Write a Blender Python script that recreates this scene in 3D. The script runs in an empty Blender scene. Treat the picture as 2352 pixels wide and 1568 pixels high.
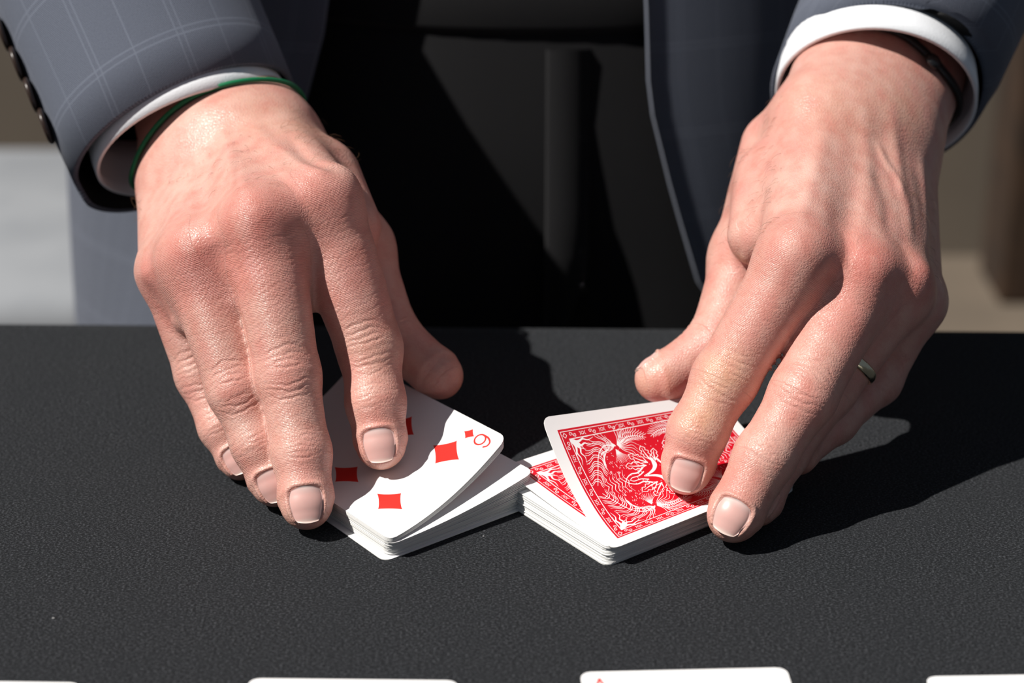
import bpy, bmesh, math, random
import numpy as np
from mathutils import Vector, Matrix

random.seed(7)
RNG = np.random.default_rng(11)
SC = bpy.context.scene
COL = SC.collection
MM = 0.001
PI = math.pi

# ------------------------------------------------------------------ camera, sky, sun, exposure
PITCH = math.radians(23.5)
CAM = np.array([0.0, -624.2, 332.95])          # millimetres; the origin lies on the cloth below the cards
FPX = 70.0 / 36.0 * 2352.0
cam_data = bpy.data.cameras.new('camera')
cam_data.lens = 70.0
cam_data.sensor_width = 36.0
cam_data.clip_start = 0.05
cam_data.clip_end = 50.0
cam_data.dof.use_dof = True
cam_data.dof.focus_distance = 0.680
cam_data.dof.aperture_fstop = 8.0
cam = bpy.data.objects.new('camera', cam_data)
COL.objects.link(cam)
cam.location = CAM * MM
cam.rotation_euler = (PI / 2 - PITCH, 0, 0)
SC.camera = cam

world = bpy.data.worlds.new('sky')
SC.world = world
world.use_nodes = True
wn = world.node_tree
bg = wn.nodes['Background']
bg.inputs['Color'].default_value = (0.66, 0.80, 1.0, 1)
bg.inputs['Strength'].default_value = 0.13

sun_data = bpy.data.lights.new('sun', 'SUN')
sun_data.energy = 5.9
sun_data.angle = math.radians(0.6)
sun_data.color = (1.0, 0.955, 0.89)
sun = bpy.data.objects.new('sun', sun_data)
COL.objects.link(sun)
SUN_AZ, SUN_EL = math.radians(22), math.radians(51)
sd = Vector((math.cos(SUN_AZ) * math.cos(SUN_EL), math.sin(SUN_AZ) * math.cos(SUN_EL), -math.sin(SUN_EL)))
sun.rotation_euler = sd.to_track_quat('-Z', 'Y').to_euler()
sun.location = (-0.6, -0.4, 1.0)

vs = SC.view_settings
vs.view_transform = 'Standard'
vs.look = 'None'
vs.exposure = 0.0
vs.gamma = 1.0
vs.use_curve_mapping = False

# ------------------------------------------------------------------ helpers
AX_F = np.array([0, math.cos(PITCH), -math.sin(PITCH)])
AX_U = np.array([0, math.sin(PITCH), math.cos(PITCH)])
AX_R = np.array([1.0, 0, 0])


def at(x, y, d):
    """world point (mm) d millimetres deep along the viewing axis, seen at photo pixel x, y"""
    return CAM + (AX_F + AX_R * (x - 1176.0) / FPX - AX_U * (y - 784.0) / FPX) * d


def at_z(x, y, z):
    r = AX_F + AX_R * (x - 1176.0) / FPX - AX_U * (y - 784.0) / FPX
    return CAM + r * ((z - CAM[2]) / r[2])


def unit(v):
    v = np.asarray(v, float)
    return v / np.linalg.norm(v)


def tag(o, label=None, cat=None, group=None, kind=None):
    if label: o['label'] = label
    if cat: o['category'] = cat
    if group: o['group'] = group
    if kind: o['kind'] = kind
    return o


def empty(name, loc):
    o = bpy.data.objects.new(name, None)
    o.location = np.asarray(loc) * MM
    COL.objects.link(o)
    return o


def link(name, me, mat, parent=None, smooth=True):
    o = bpy.data.objects.new(name, me)
    COL.objects.link(o)
    if mat is not None:
        for m in (mat if isinstance(mat, (list, tuple)) else [mat]):
            me.materials.append(m)
    if smooth:
        me.polygons.foreach_set('use_smooth', np.ones(len(me.polygons), bool))
    if parent is not None:
        o.parent = parent
        # meshes are built in world coordinates: only an Empty at a thing's base carries an offset
        off = parent.location if parent.type == 'EMPTY' else Vector((0, 0, 0))
        o.matrix_parent_inverse = Matrix.Translation(-off)
    return o


def mesh_np(name, verts, quads, uv=None):
    """verts in mm, quads (n,4) or list of polygons"""
    me = bpy.data.meshes.new(name)
    v = np.asarray(verts, np.float32) * MM
    if isinstance(quads, np.ndarray) and quads.ndim == 2:
        nf, k = quads.shape
        me.vertices.add(len(v))
        me.vertices.foreach_set('co', v.ravel())
        me.loops.add(nf * k)
        me.polygons.add(nf)
        me.polygons.foreach_set('loop_start', np.arange(0, nf * k, k, dtype=np.int32))
        me.loops.foreach_set('vertex_index', quads.astype(np.int32).ravel())
        me.update(calc_edges=True)
    else:
        me.from_pydata(v.tolist(), [], [list(map(int, q)) for q in quads])
        me.update()
    me.validate()
    if uv is not None:
        lay = me.uv_layers.new(name='UVMap')
        idx = np.empty(len(me.loops), np.int32)
        me.loops.foreach_get('vertex_index', idx)
        lay.data.foreach_set('uv', np.asarray(uv, np.float32)[idx].ravel())
    return me


def grid_quads(nu, nv, close_u=False, close_v=False, flip=False):
    q = []
    for i in range(nu if close_u else nu - 1):
        for j in range(nv if close_v else nv - 1):
            a = i * nv + j
            b = ((i + 1) % nu) * nv + j
            c = ((i + 1) % nu) * nv + (j + 1) % nv
            d = i * nv + (j + 1) % nv
            q.append((a, d, c, b) if flip else (a, b, c, d))
    return np.array(q, np.int32)


def catmull(pts, n):
    pts = np.asarray(pts, float)
    P = np.vstack([2 * pts[0] - pts[1], pts, 2 * pts[-1] - pts[-2]])
    out = []
    m = len(pts) - 1
    for t in np.linspace(0, m - 1e-9, n):
        i = int(t); f = t - i
        a, b, c, d = P[i], P[i + 1], P[i + 2], P[i + 3]
        out.append(0.5 * (2 * b + (c - a) * f + (2 * a - 5 * b + 4 * c - d) * f * f + (3 * b - a - 3 * c + d) * f ** 3))
    return np.array(out)


def box_mesh(name, lo, hi, bevel=1.0):
    bm = bmesh.new()
    bmesh.ops.create_cube(bm, size=1.0)
    lo, hi = np.asarray(lo, float), np.asarray(hi, float)
    for v in bm.verts:
        v.co = Vector(((lo + hi) / 2 + np.array(v.co) * (hi - lo)) * MM)
    if bevel:
        bmesh.ops.bevel(bm, geom=bm.edges[:], offset=bevel * MM, segments=2, affect='EDGES', profile=0.5)
    me = bpy.data.meshes.new(name)
    bm.to_mesh(me); bm.free()
    return me


# node helpers
def new_mat(name):
    m = bpy.data.materials.new(name)
    m.use_nodes = True
    return m, m.node_tree, m.node_tree.nodes['Principled BSDF']


def nd(nt, typ, ins=None, **kw):
    n = nt.nodes.new(typ)
    for k, v in kw.items():
        setattr(n, k, v)
    for k, v in (ins or {}).items():
        if isinstance(v, bpy.types.NodeSocket):
            nt.links.new(v, n.inputs[k])
        else:
            n.inputs[k].default_value = v
    return n


def math_n(nt, op, a, b=None, c=None, clamp=False):
    ins = {0: a}
    if b is not None: ins[1] = b
    if c is not None: ins[2] = c
    return nd(nt, 'ShaderNodeMath', ins, operation=op, use_clamp=clamp).outputs[0]


def mixc(nt, fac, a, b, blend='MIX'):
    n = nt.nodes.new('ShaderNodeMix')
    n.data_type = 'RGBA'
    n.blend_type = blend
    for k, v in ((0, fac), (6, a), (7, b)):
        if isinstance(v, bpy.types.NodeSocket): nt.links.new(v, n.inputs[k])
        else: n.inputs[k].default_value = v if k == 0 else (tuple(v) + (1,) if len(v) == 3 else v)
    return n.outputs[2]


def ramp(nt, fac, stops):
    n = nd(nt, 'ShaderNodeValToRGB', {0: fac})
    e = n.color_ramp.elements
    while len(e) < len(stops): e.new(0.5)
    for el, (p, c) in zip(e, stops):
        el.position = p
        el.color = tuple(c) + (1,) if len(c) == 3 else c
    return n.outputs[0]


def principled(name, color, rough=0.6, spec=0.5, metallic=0.0):
    m, nt, b = new_mat(name)
    b.inputs['Base Color'].default_value = tuple(color) + (1,)
    b.inputs['Roughness'].default_value = rough
    b.inputs['Specular IOR Level'].default_value = spec
    b.inputs['Metallic'].default_value = metallic
    return m, nt, b


# ------------------------------------------------------------------ materials
def mat_tablecloth():
    m, nt, b = new_mat('black_stretch_cloth')
    tc = nd(nt, 'ShaderNodeTexCoord').outputs['Object']
    n1 = nd(nt, 'ShaderNodeTexNoise', {'Vector': tc, 'Scale': 1400.0, 'Detail': 3.0, 'Roughness': 0.7}).outputs[0]
    n2 = nd(nt, 'ShaderNodeTexNoise', {'Vector': tc, 'Scale': 45.0, 'Detail': 3.0}).outputs[0]
    mp = nd(nt, 'ShaderNodeMapping', {'Vector': tc, 'Scale': (900.0, 2300.0, 900.0)}).outputs[0]
    n3 = nd(nt, 'ShaderNodeTexNoise', {'Vector': mp, 'Scale': 1.0, 'Detail': 2.0}).outputs[0]
    mixv = math_n(nt, 'ADD', math_n(nt, 'MULTIPLY', n1, 0.55), math_n(nt, 'MULTIPLY', n3, 0.45))
    c = ramp(nt, mixv, [(0.40, (0.0025, 0.003, 0.0036)), (0.515, (0.0150, 0.0165, 0.0195)), (0.63, (0.078, 0.083, 0.093))])
    c = mixc(nt, math_n(nt, 'MULTIPLY', n2, 0.5), c, (0.0115, 0.0135, 0.0165))
    # pale lint caught in the knit
    vo = nd(nt, 'ShaderNodeTexVoronoi', {'Vector': tc, 'Scale': 95.0, 'Randomness': 1.0})
    sp = math_n(nt, 'LESS_THAN', vo.outputs['Distance'], 0.045)
    wn_ = nd(nt, 'ShaderNodeTexWhiteNoise', {'Vector': vo.outputs['Position']})
    sp = math_n(nt, 'MULTIPLY', sp, math_n(nt, 'GREATER_THAN', wn_.outputs[0], 0.93))
    c = mixc(nt, math_n(nt, 'MULTIPLY', sp, 0.55), c, (0.45, 0.45, 0.45))
    nt.links.new(c, b.inputs['Base Color'])
    b.inputs['Roughness'].default_value = 0.9
    b.inputs['Specular IOR Level'].default_value = 0.12
    b.inputs['Sheen Weight'].default_value = 0.05
    b.inputs['Sheen Roughness'].default_value = 0.5
    bp = nd(nt, 'ShaderNodeBump', {'Height': mixv, 'Strength': 0.7, 'Distance': 0.0005})
    nt.links.new(bp.outputs[0], b.inputs['Normal'])
    return m


def mat_suit(name, base, light, scale=1.0, check=1.0):
    """grey glen check wool: twill weave and thin pale window-pane lines, by UV in millimetres"""
    m, nt, b = new_mat(name)
    uv = nd(nt, 'ShaderNodeUVMap').outputs[0]
    sep = nd(nt, 'ShaderNodeSeparateXYZ', {0: uv})
    u, v = sep.outputs[0], sep.outputs[1]
    su = math_n(nt, 'SINE', math_n(nt, 'MULTIPLY', math_n(nt, 'ADD', u, math_n(nt, 'MULTIPLY', v, 0.6)), 2 * PI / 0.95))
    sv = math_n(nt, 'SINE', math_n(nt, 'MULTIPLY', math_n(nt, 'SUBTRACT', v, math_n(nt, 'MULTIPLY', u, 0.3)), 2 * PI / 0.8))
    tw = math_n(nt, 'MULTIPLY_ADD', math_n(nt, 'MULTIPLY', su, sv), 0.5, 0.5)
    no = nd(nt, 'ShaderNodeTexNoise', {'Vector': uv, 'Scale': 2.2, 'Detail': 3.0}).outputs[0]
    tw = math_n(nt, 'MULTIPLY_ADD', no, 0.5, math_n(nt, 'MULTIPLY', tw, 0.75))
    c = ramp(nt, tw, [(0.25, tuple(x * 0.45 for x in base)), (0.62, base), (0.95, light)])

    def lines(w, period, offs, width):
        out = None
        for o in offs:
            f = math_n(nt, 'FRACT', math_n(nt, 'DIVIDE', math_n(nt, 'ADD', w, o), period))
            d = math_n(nt, 'MULTIPLY', math_n(nt, 'ABSOLUTE', math_n(nt, 'SUBTRACT', f, 0.5)), period)
            l = math_n(nt, 'LESS_THAN', d, width)
            out = l if out is None else math_n(nt, 'MAXIMUM', out, l)
        return out
    ln = math_n(nt, 'MAXIMUM', lines(u, 34.0, (0, 2.4, 17.0), 0.26), lines(v, 40.0, (0, 2.6), 0.34))
    c = mixc(nt, math_n(nt, 'MULTIPLY', ln, 0.15 * check), c, tuple(min(1, x * 1.9) for x in light))
    nt.links.new(c, b.inputs['Base Color'])
    b.inputs['Roughness'].default_value = 0.85
    b.inputs['Specular IOR Level'].default_value = 0.15
    b.inputs['Sheen Weight'].default_value = 0.08
    bp = nd(nt, 'ShaderNodeBump', {'Height': tw, 'Strength': 0.5, 'Distance': 0.0004})
    nt.links.new(bp.outputs[0], b.inputs['Normal'])
    return m


def mat_skin():
    m, nt, b = new_mat('skin')
    tc = nd(nt, 'ShaderNodeTexCoord').outputs['Object']
    col = nd(nt, 'ShaderNodeAttribute', attribute_name='tone').outputs['Color']
    fv = nd(nt, 'ShaderNodeAttribute', attribute_name='along').outputs['Fac']
    wr = nd(nt, 'ShaderNodeAttribute', attribute_name='wrinkle').outputs['Fac']
    n_big = nd(nt, 'ShaderNodeTexNoise', {'Vector': tc, 'Scale': 160.0, 'Detail': 4.0, 'Roughness': 0.6}).outputs[0]
    n_fine = nd(nt, 'ShaderNodeTexNoise', {'Vector': tc, 'Scale': 900.0, 'Detail': 3.0, 'Roughness': 0.6}).outputs[0]
    c = mixc(nt, math_n(nt, 'MULTIPLY', math_n(nt, 'SUBTRACT', n_big, 0.42, clamp=True), 1.5), col, (0.50, 0.17, 0.13))
    c = mixc(nt, math_n(nt, 'MULTIPLY', math_n(nt, 'SUBTRACT', n_fine, 0.5, clamp=True), 0.9), c, (0.70, 0.42, 0.33))
    nt.links.new(c, b.inputs['Base Color'])
    b.inputs['Subsurface Weight'].default_value = 0.25
    b.inputs['Subsurface Radius'].default_value = (1.0, 0.36, 0.2)
    b.inputs['Subsurface Scale'].default_value = 0.0018
    b.inputs['Specular IOR Level'].default_value = 0.5
    r = math_n(nt, 'MULTIPLY_ADD', n_fine, 0.22, 0.27)
    nt.links.new(r, b.inputs['Roughness'])
    # fine creases running across the fingers, and the diamond cell pattern of the skin
    jit = nd(nt, 'ShaderNodeTexNoise', {'Vector': tc, 'Scale': 140.0, 'Detail': 2.0}).outputs[0]
    ph = math_n(nt, 'MULTIPLY_ADD', jit, 1.8, fv)
    wv = math_n(nt, 'SINE', math_n(nt, 'MULTIPLY', ph, 2 * PI / 1.05))
    wv = math_n(nt, 'MULTIPLY', math_n(nt, 'POWER', math_n(nt, 'ABSOLUTE', wv), 0.6), wr)
    vo = nd(nt, 'ShaderNodeTexVoronoi', {'Vector': tc, 'Scale': 900.0}, feature='DISTANCE_TO_EDGE').outputs[0]
    vo = math_n(nt, 'MINIMUM', vo, 0.25)
    mp = nd(nt, 'ShaderNodeMapping', {'Vector': tc, 'Scale': (260.0, 1500.0, 1500.0), 'Rotation': (0, 0.35, 0.1)}).outputs[0]
    st = nd(nt, 'ShaderNodeTexNoise', {'Vector': mp, 'Scale': 1.0, 'Detail': 2.0}).outputs[0]
    h = math_n(nt, 'MULTIPLY_ADD', wv, 0.55, math_n(nt, 'MULTIPLY', vo, 1.5))
    h = math_n(nt, 'MULTIPLY_ADD', n_fine, 0.35, h)
    h = math_n(nt, 'MULTIPLY_ADD', st, 0.55, h)
    bp = nd(nt, 'ShaderNodeBump', {'Height': h, 'Strength': 0.62, 'Distance': 0.00028})
    nt.links.new(bp.outputs[0], b.inputs['Normal'])
    return m


def mat_nail():
    m, nt, b = new_mat('fingernail')
    col = nd(nt, 'ShaderNodeAttribute', attribute_name='tone').outputs['Color']
    nt.links.new(col, b.inputs['Base Color'])
    b.inputs['Subsurface Weight'].default_value = 0.2
    b.inputs['Subsurface Radius'].default_value = (1.0, 0.4, 0.3)
    b.inputs['Subsurface Scale'].default_value = 0.001
    b.inputs['Roughness'].default_value = 0.36
    return m


M_CLOTH = mat_tablecloth()
M_SUIT = mat_suit('grey_check_wool', (0.093, 0.106, 0.143), (0.178, 0.198, 0.25))
M_TROUSER = mat_suit('charcoal_wool', (0.009, 0.009, 0.010), (0.017, 0.017, 0.020), check=0.25)
M_LINING = principled('black_lining', (0.006, 0.006, 0.007), 0.7, 0.2)[0]
M_SKIN = mat_skin()
M_NAIL = mat_nail()


def mat_shirt():
    m, nt, b = new_mat('white_cotton')
    tc = nd(nt, 'ShaderNodeTexCoord').outputs['Object']
    n = nd(nt, 'ShaderNodeTexNoise', {'Vector': tc, 'Scale': 1500.0, 'Detail': 2.0}).outputs[0]
    b.inputs['Base Color'].default_value = (0.80, 0.82, 0.86, 1)
    b.inputs['Roughness'].default_value = 0.8
    b.inputs['Specular IOR Level'].default_value = 0.2
    bp = nd(nt, 'ShaderNodeBump', {'Height': n, 'Strength': 0.35, 'Distance': 0.0003})
    nt.links.new(bp.outputs[0], b.inputs['Normal'])
    return m


M_SHIRT = mat_shirt()
M_BUTTON = principled('dark_horn', (0.03, 0.018, 0.014), 0.3, 0.5)[0]
M_BAND = principled('green_rubber', (0.006, 0.16, 0.062), 0.45, 0.4)[0]


def mat_gold():
    m, nt, b = principled('pale_gold', (0.78, 0.70, 0.50), 0.22, 0.5, 1.0)
    tc = nd(nt, 'ShaderNodeTexCoord').outputs['Object']
    n = nd(nt, 'ShaderNodeTexNoise', {'Vector': tc, 'Scale': 500.0, 'Detail': 3.0}).outputs[0]
    nt.links.new(math_n(nt, 'MULTIPLY_ADD', n, 0.25, 0.12), b.inputs['Roughness'])
    bp = nd(nt, 'ShaderNodeBump', {'Height': n, 'Strength': 0.25, 'Distance': 0.0003})
    nt.links.new(bp.outputs[0], b.inputs['Normal'])
    return m


M_GOLD = mat_gold()
M_LEATHER = principled('black_leather', (0.008, 0.008, 0.009), 0.32, 0.5)[0]
M_HAIR = principled('brown_hair', (0.16, 0.085, 0.045), 0.5, 0.4)[0]

# ------------------------------------------------------------------ setting: ground and wall behind
GZ = -745.0


def mat_noise(name, a, bcol, scale, rough=0.85, detail=4.0):
    m, nt, b = new_mat(name)
    tc = nd(nt, 'ShaderNodeTexCoord').outputs['Object']
    n = nd(nt, 'ShaderNodeTexNoise', {'Vector': tc, 'Scale': scale, 'Detail': detail}).outputs[0]
    nt.links.new(ramp(nt, n, [(0.35, a), (0.65, bcol)]), b.inputs['Base Color'])
    b.inputs['Roughness'].default_value = rough
    return m


M_GROUND = mat_noise('beige_paving', (0.105, 0.083, 0.062), (0.135, 0.107, 0.080), 6.0)
M_WALLB = mat_noise('taupe_plaster', (0.125, 0.102, 0.080), (0.15, 0.125, 0.098), 3.0)
M_PALE = mat_noise('pale_grey_canvas', (0.25, 0.265, 0.29), (0.31, 0.325, 0.35), 9.0)
M_WOOD = mat_noise('dark_brown_wood', (0.022, 0.011, 0.005), (0.045, 0.022, 0.010), 14.0)
M_OAK = mat_noise('brown_wood', (0.075, 0.036, 0.016), (0.11, 0.055, 0.024), 14.0)

g = link('floor', mesh_np('floor', [(-4000, -2500, GZ), (4000, -2500, GZ), (4000, 4200, GZ), (-4000, 4200, GZ)],
                          np.array([(0, 1, 2, 3)])), M_GROUND, smooth=False)
tag(g, 'beige paved floor behind the table', kind='structure')
wl = link('wall_back', box_mesh('wall_back', (-3000, 2180, GZ), (3000, 2300, 1600), 0), M_WALLB, smooth=False)
tag(wl, 'taupe brown wall far behind the person', kind='structure')
po = link('wooden_post', box_mesh('wooden_post', (690, 1985, GZ), (850, 2120, 1600), 6), M_WOOD)
tag(po, 'dark brown wooden post standing behind the table at the right', 'post')


def build_bench():
    b = empty('bench', (-760, 1340, GZ))
    tag(b, 'pale grey cushioned bench on brown legs, blurred at the far left', 'bench')
    link('seat_frame', box_mesh('seat_frame', (-1500, 1180, -690), (-415, 1660, -662), 4), M_OAK, b)
    link('cushion', box_mesh('cushion', (-1500, 1165, -661), (-400, 1670, -402), 30), M_PALE, b)
    for x in (-1480, -460):
        for y in (1200, 1600):
            link('leg', box_mesh('leg', (x, y, GZ), (x + 38, y + 38, -690), 3), M_OAK, b)


build_bench()

# ------------------------------------------------------------------ table and cloth
EDGE_L, EDGE_R = at_z(0, 738, 0), at_z(2352, 756, 0)
ES = (EDGE_R[1] - EDGE_L[1]) / (EDGE_R[0] - EDGE_L[0])
EY = lambda x: EDGE_L[1] + (x - EDGE_L[0]) * ES
TX0, TX1, TY0 = -620.0, 620.0, -420.0


def build_table():
    t = empty('table', (0, -120, GZ))
    tag(t, 'folding table hidden under the black cloth', 'table')
    top = bpy.data.meshes.new('table_top')
    z0, z1 = -28.0, -1.5
    pts = [(TX0 + 2, TY0 + 2), (TX1 - 2, TY0 + 2), (TX1 - 2, EY(TX1) - 3), (TX0 + 2, EY(TX0) - 3)]
    v = [(x, y, z) for z in (z0, z1) for x, y in pts]
    f = [(3, 2, 1, 0), (4, 5, 6, 7)] + [(i, (i + 1) % 4, 4 + (i + 1) % 4, 4 + i) for i in range(4)]
    link('table_top', mesh_np('table_top', v, f), M_WOOD, t, smooth=False)
    for x in (TX0 + 60, TX1 - 60):
        for y in (TY0 + 50, EY(x) - 60):
            link('leg', box_mesh('leg', (x - 16, y - 16, GZ), (x + 16, y + 16, z0), 3), M_WOOD, t)


build_table()


def build_cloth():
    # outline of the table top with a rounded fold, then a skirt hanging with soft folds
    out = []
    n = 60
    cs = [(TX0, TY0), (TX1, TY0), (TX1, EY(TX1)), (TX0, EY(TX0))]
    for i in range(4):
        a, b_ = np.array(cs[i]), np.array(cs[(i + 1) % 4])
        for k in range(n):
            out.append(a + (b_ - a) * k / n)
    out = np.array(out)
    cen = np.array([0, (TY0 + EDGE_L[1]) / 2])
    nrm = []
    N = len(out)
    for i in range(N):
        t = out[(i + 1) % N] - out[i - 1]
        nn = np.array([t[1], -t[0]]); nrm.append(nn / np.linalg.norm(nn))
    nrm = np.array(nrm)
    rings = []
    for off, z in ((-9, 0.0), (-3, -0.15), (-0.8, -0.9), (0.4, -2.4), (1.2, -6)):
        rings.append(np.column_stack([out + nrm * off, np.full(N, z)]))
    for k in range(1, 9):
        d = k * 45.0
        w = np.array([math.sin(i * 0.62) * 0.6 + math.sin(i * 0.23 + 1) * 0.4 for i in range(N)]) * min(1, d / 200) * 13
        rings.append(np.column_stack([out + nrm * (4 + d * 0.05 + w + 9 * min(1, d / 200))[:, None], np.full(N, -6 - d)]))
    V = np.vstack(rings)
    Q = []
    for r in range(len(rings) - 1):
        for i in range(N):
            j = (i + 1) % N
            Q.append((r * N + i, (r + 1) * N + i, (r + 1) * N + j, r * N + j))
    Q.append(tuple(range(N)))
    me = mesh_np('tablecloth', V, Q)
    o = link('tablecloth', me, M_CLOTH)
    me.polygons[len(Q) - 1].use_smooth = False
    tag(o, 'black stretch fabric tablecloth covering the whole table', 'tablecloth')


build_cloth()

# ------------------------------------------------------------------ playing cards: printed faces drawn into textures
CW, CL, CT, CR = 63.0, 88.0, 0.28, 3.4
PXM = 14.0


class Print:
    """small raster painter, millimetre coordinates, x across the card 0..63, y along it 0..88"""
    def __init__(self, ground=(0.86, 0.86, 0.87)):
        self.w, self.h = int(CW * PXM), int(CL * PXM)
        self.a = np.empty((self.h, self.w, 3), np.float32)
        self.a[:] = ground

    def _blend(self, x0, y0, cov, col):
        h, w = cov.shape
        s = self.a[y0:y0 + h, x0:x0 + w]
        s += (np.asarray(col, np.float32) - s) * cov[..., None]

    def _win(self, x0, y0, x1, y1):
        i0, j0 = max(0, int(x0 * PXM)), max(0, int(y0 * PXM))
        i1, j1 = min(self.w, int(x1 * PXM) + 2), min(self.h, int(y1 * PXM) + 2)
        if i1 <= i0 or j1 <= j0: return None
        X, Y = np.meshgrid((np.arange(i0, i1) + .5) / PXM, (np.arange(j0, j1) + .5) / PXM)
        return i0, j0, X, Y

    def rect(self, x0, y0, x1, y1, col):
        wn_ = self._win(x0, y0, x1, y1)
        i0, j0, X, Y = wn_
        d = np.minimum(np.minimum(X - x0, x1 - X), np.minimum(Y - y0, y1 - Y))
        self._blend(i0, j0, np.clip(d * PXM + .5, 0, 1), col)

    def frame(self, x0, y0, x1, y1, w, col):
        for r in ((x0, y0, x1, y0 + w), (x0, y1 - w, x1, y1), (x0, y0, x0 + w, y1), (x1 - w, y0, x1, y1)):
            self.rect(*r, col)

    def stroke(self, pts, w0, col, w1=None):
        """polyline with width tapering from w0 to w1"""
        pts = np.asarray(pts, float)
        w1 = w0 if w1 is None else w1
        m = max(w0, w1) + 0.3
        r = self._win(pts[:, 0].min() - m, pts[:, 1].min() - m, pts[:, 0].max() + m, pts[:, 1].max() + m)
        if r is None: return
        i0, j0, X, Y = r
        best = np.full(X.shape, 9.0)
        n = len(pts) - 1
        for k in range(n):
            a, b_ = pts[k], pts[k + 1]
            ab = b_ - a
            t = np.clip(((X - a[0]) * ab[0] + (Y - a[1]) * ab[1]) / max(1e-9, ab @ ab), 0, 1)
            d = np.hypot(X - a[0] - t * ab[0], Y - a[1] - t * ab[1])
            wd = w0 + (w1 - w0) * (k + t) / n
            best = np.minimum(best, d - wd / 2)
        self._blend(i0, j0, np.clip(.5 - best * PXM, 0, 1), col)

    def blob(self, x0, y0, x1, y1, fn, col):
        r = self._win(x0, y0, x1, y1)
        if r is None: return
        i0, j0, X, Y = r
        self._blend(i0, j0, np.clip(.5 - fn(X, Y) * PXM, 0, 1), col)

    def image(self, name):
        im = bpy.data.images.new(name, self.w, self.h)
        px = np.ones((self.h, self.w, 4), np.float32)
        a = self.a.clip(0, 1)
        px[..., :3] = np.where(a < 0.0031308, a * 12.92, 1.055 * np.maximum(a, 1e-6) ** (1 / 2.4) - 0.055)
        im.pixels.foreach_set(px.ravel())
        im.pack()
        return im


RED = (0.62, 0.006, 0.020)
PIP = (0.78, 0.030, 0.022)
WHITE = (0.86, 0.86, 0.87)


def curve2(pts, n=16):
    return catmull(np.asarray(pts, float), n)


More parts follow.
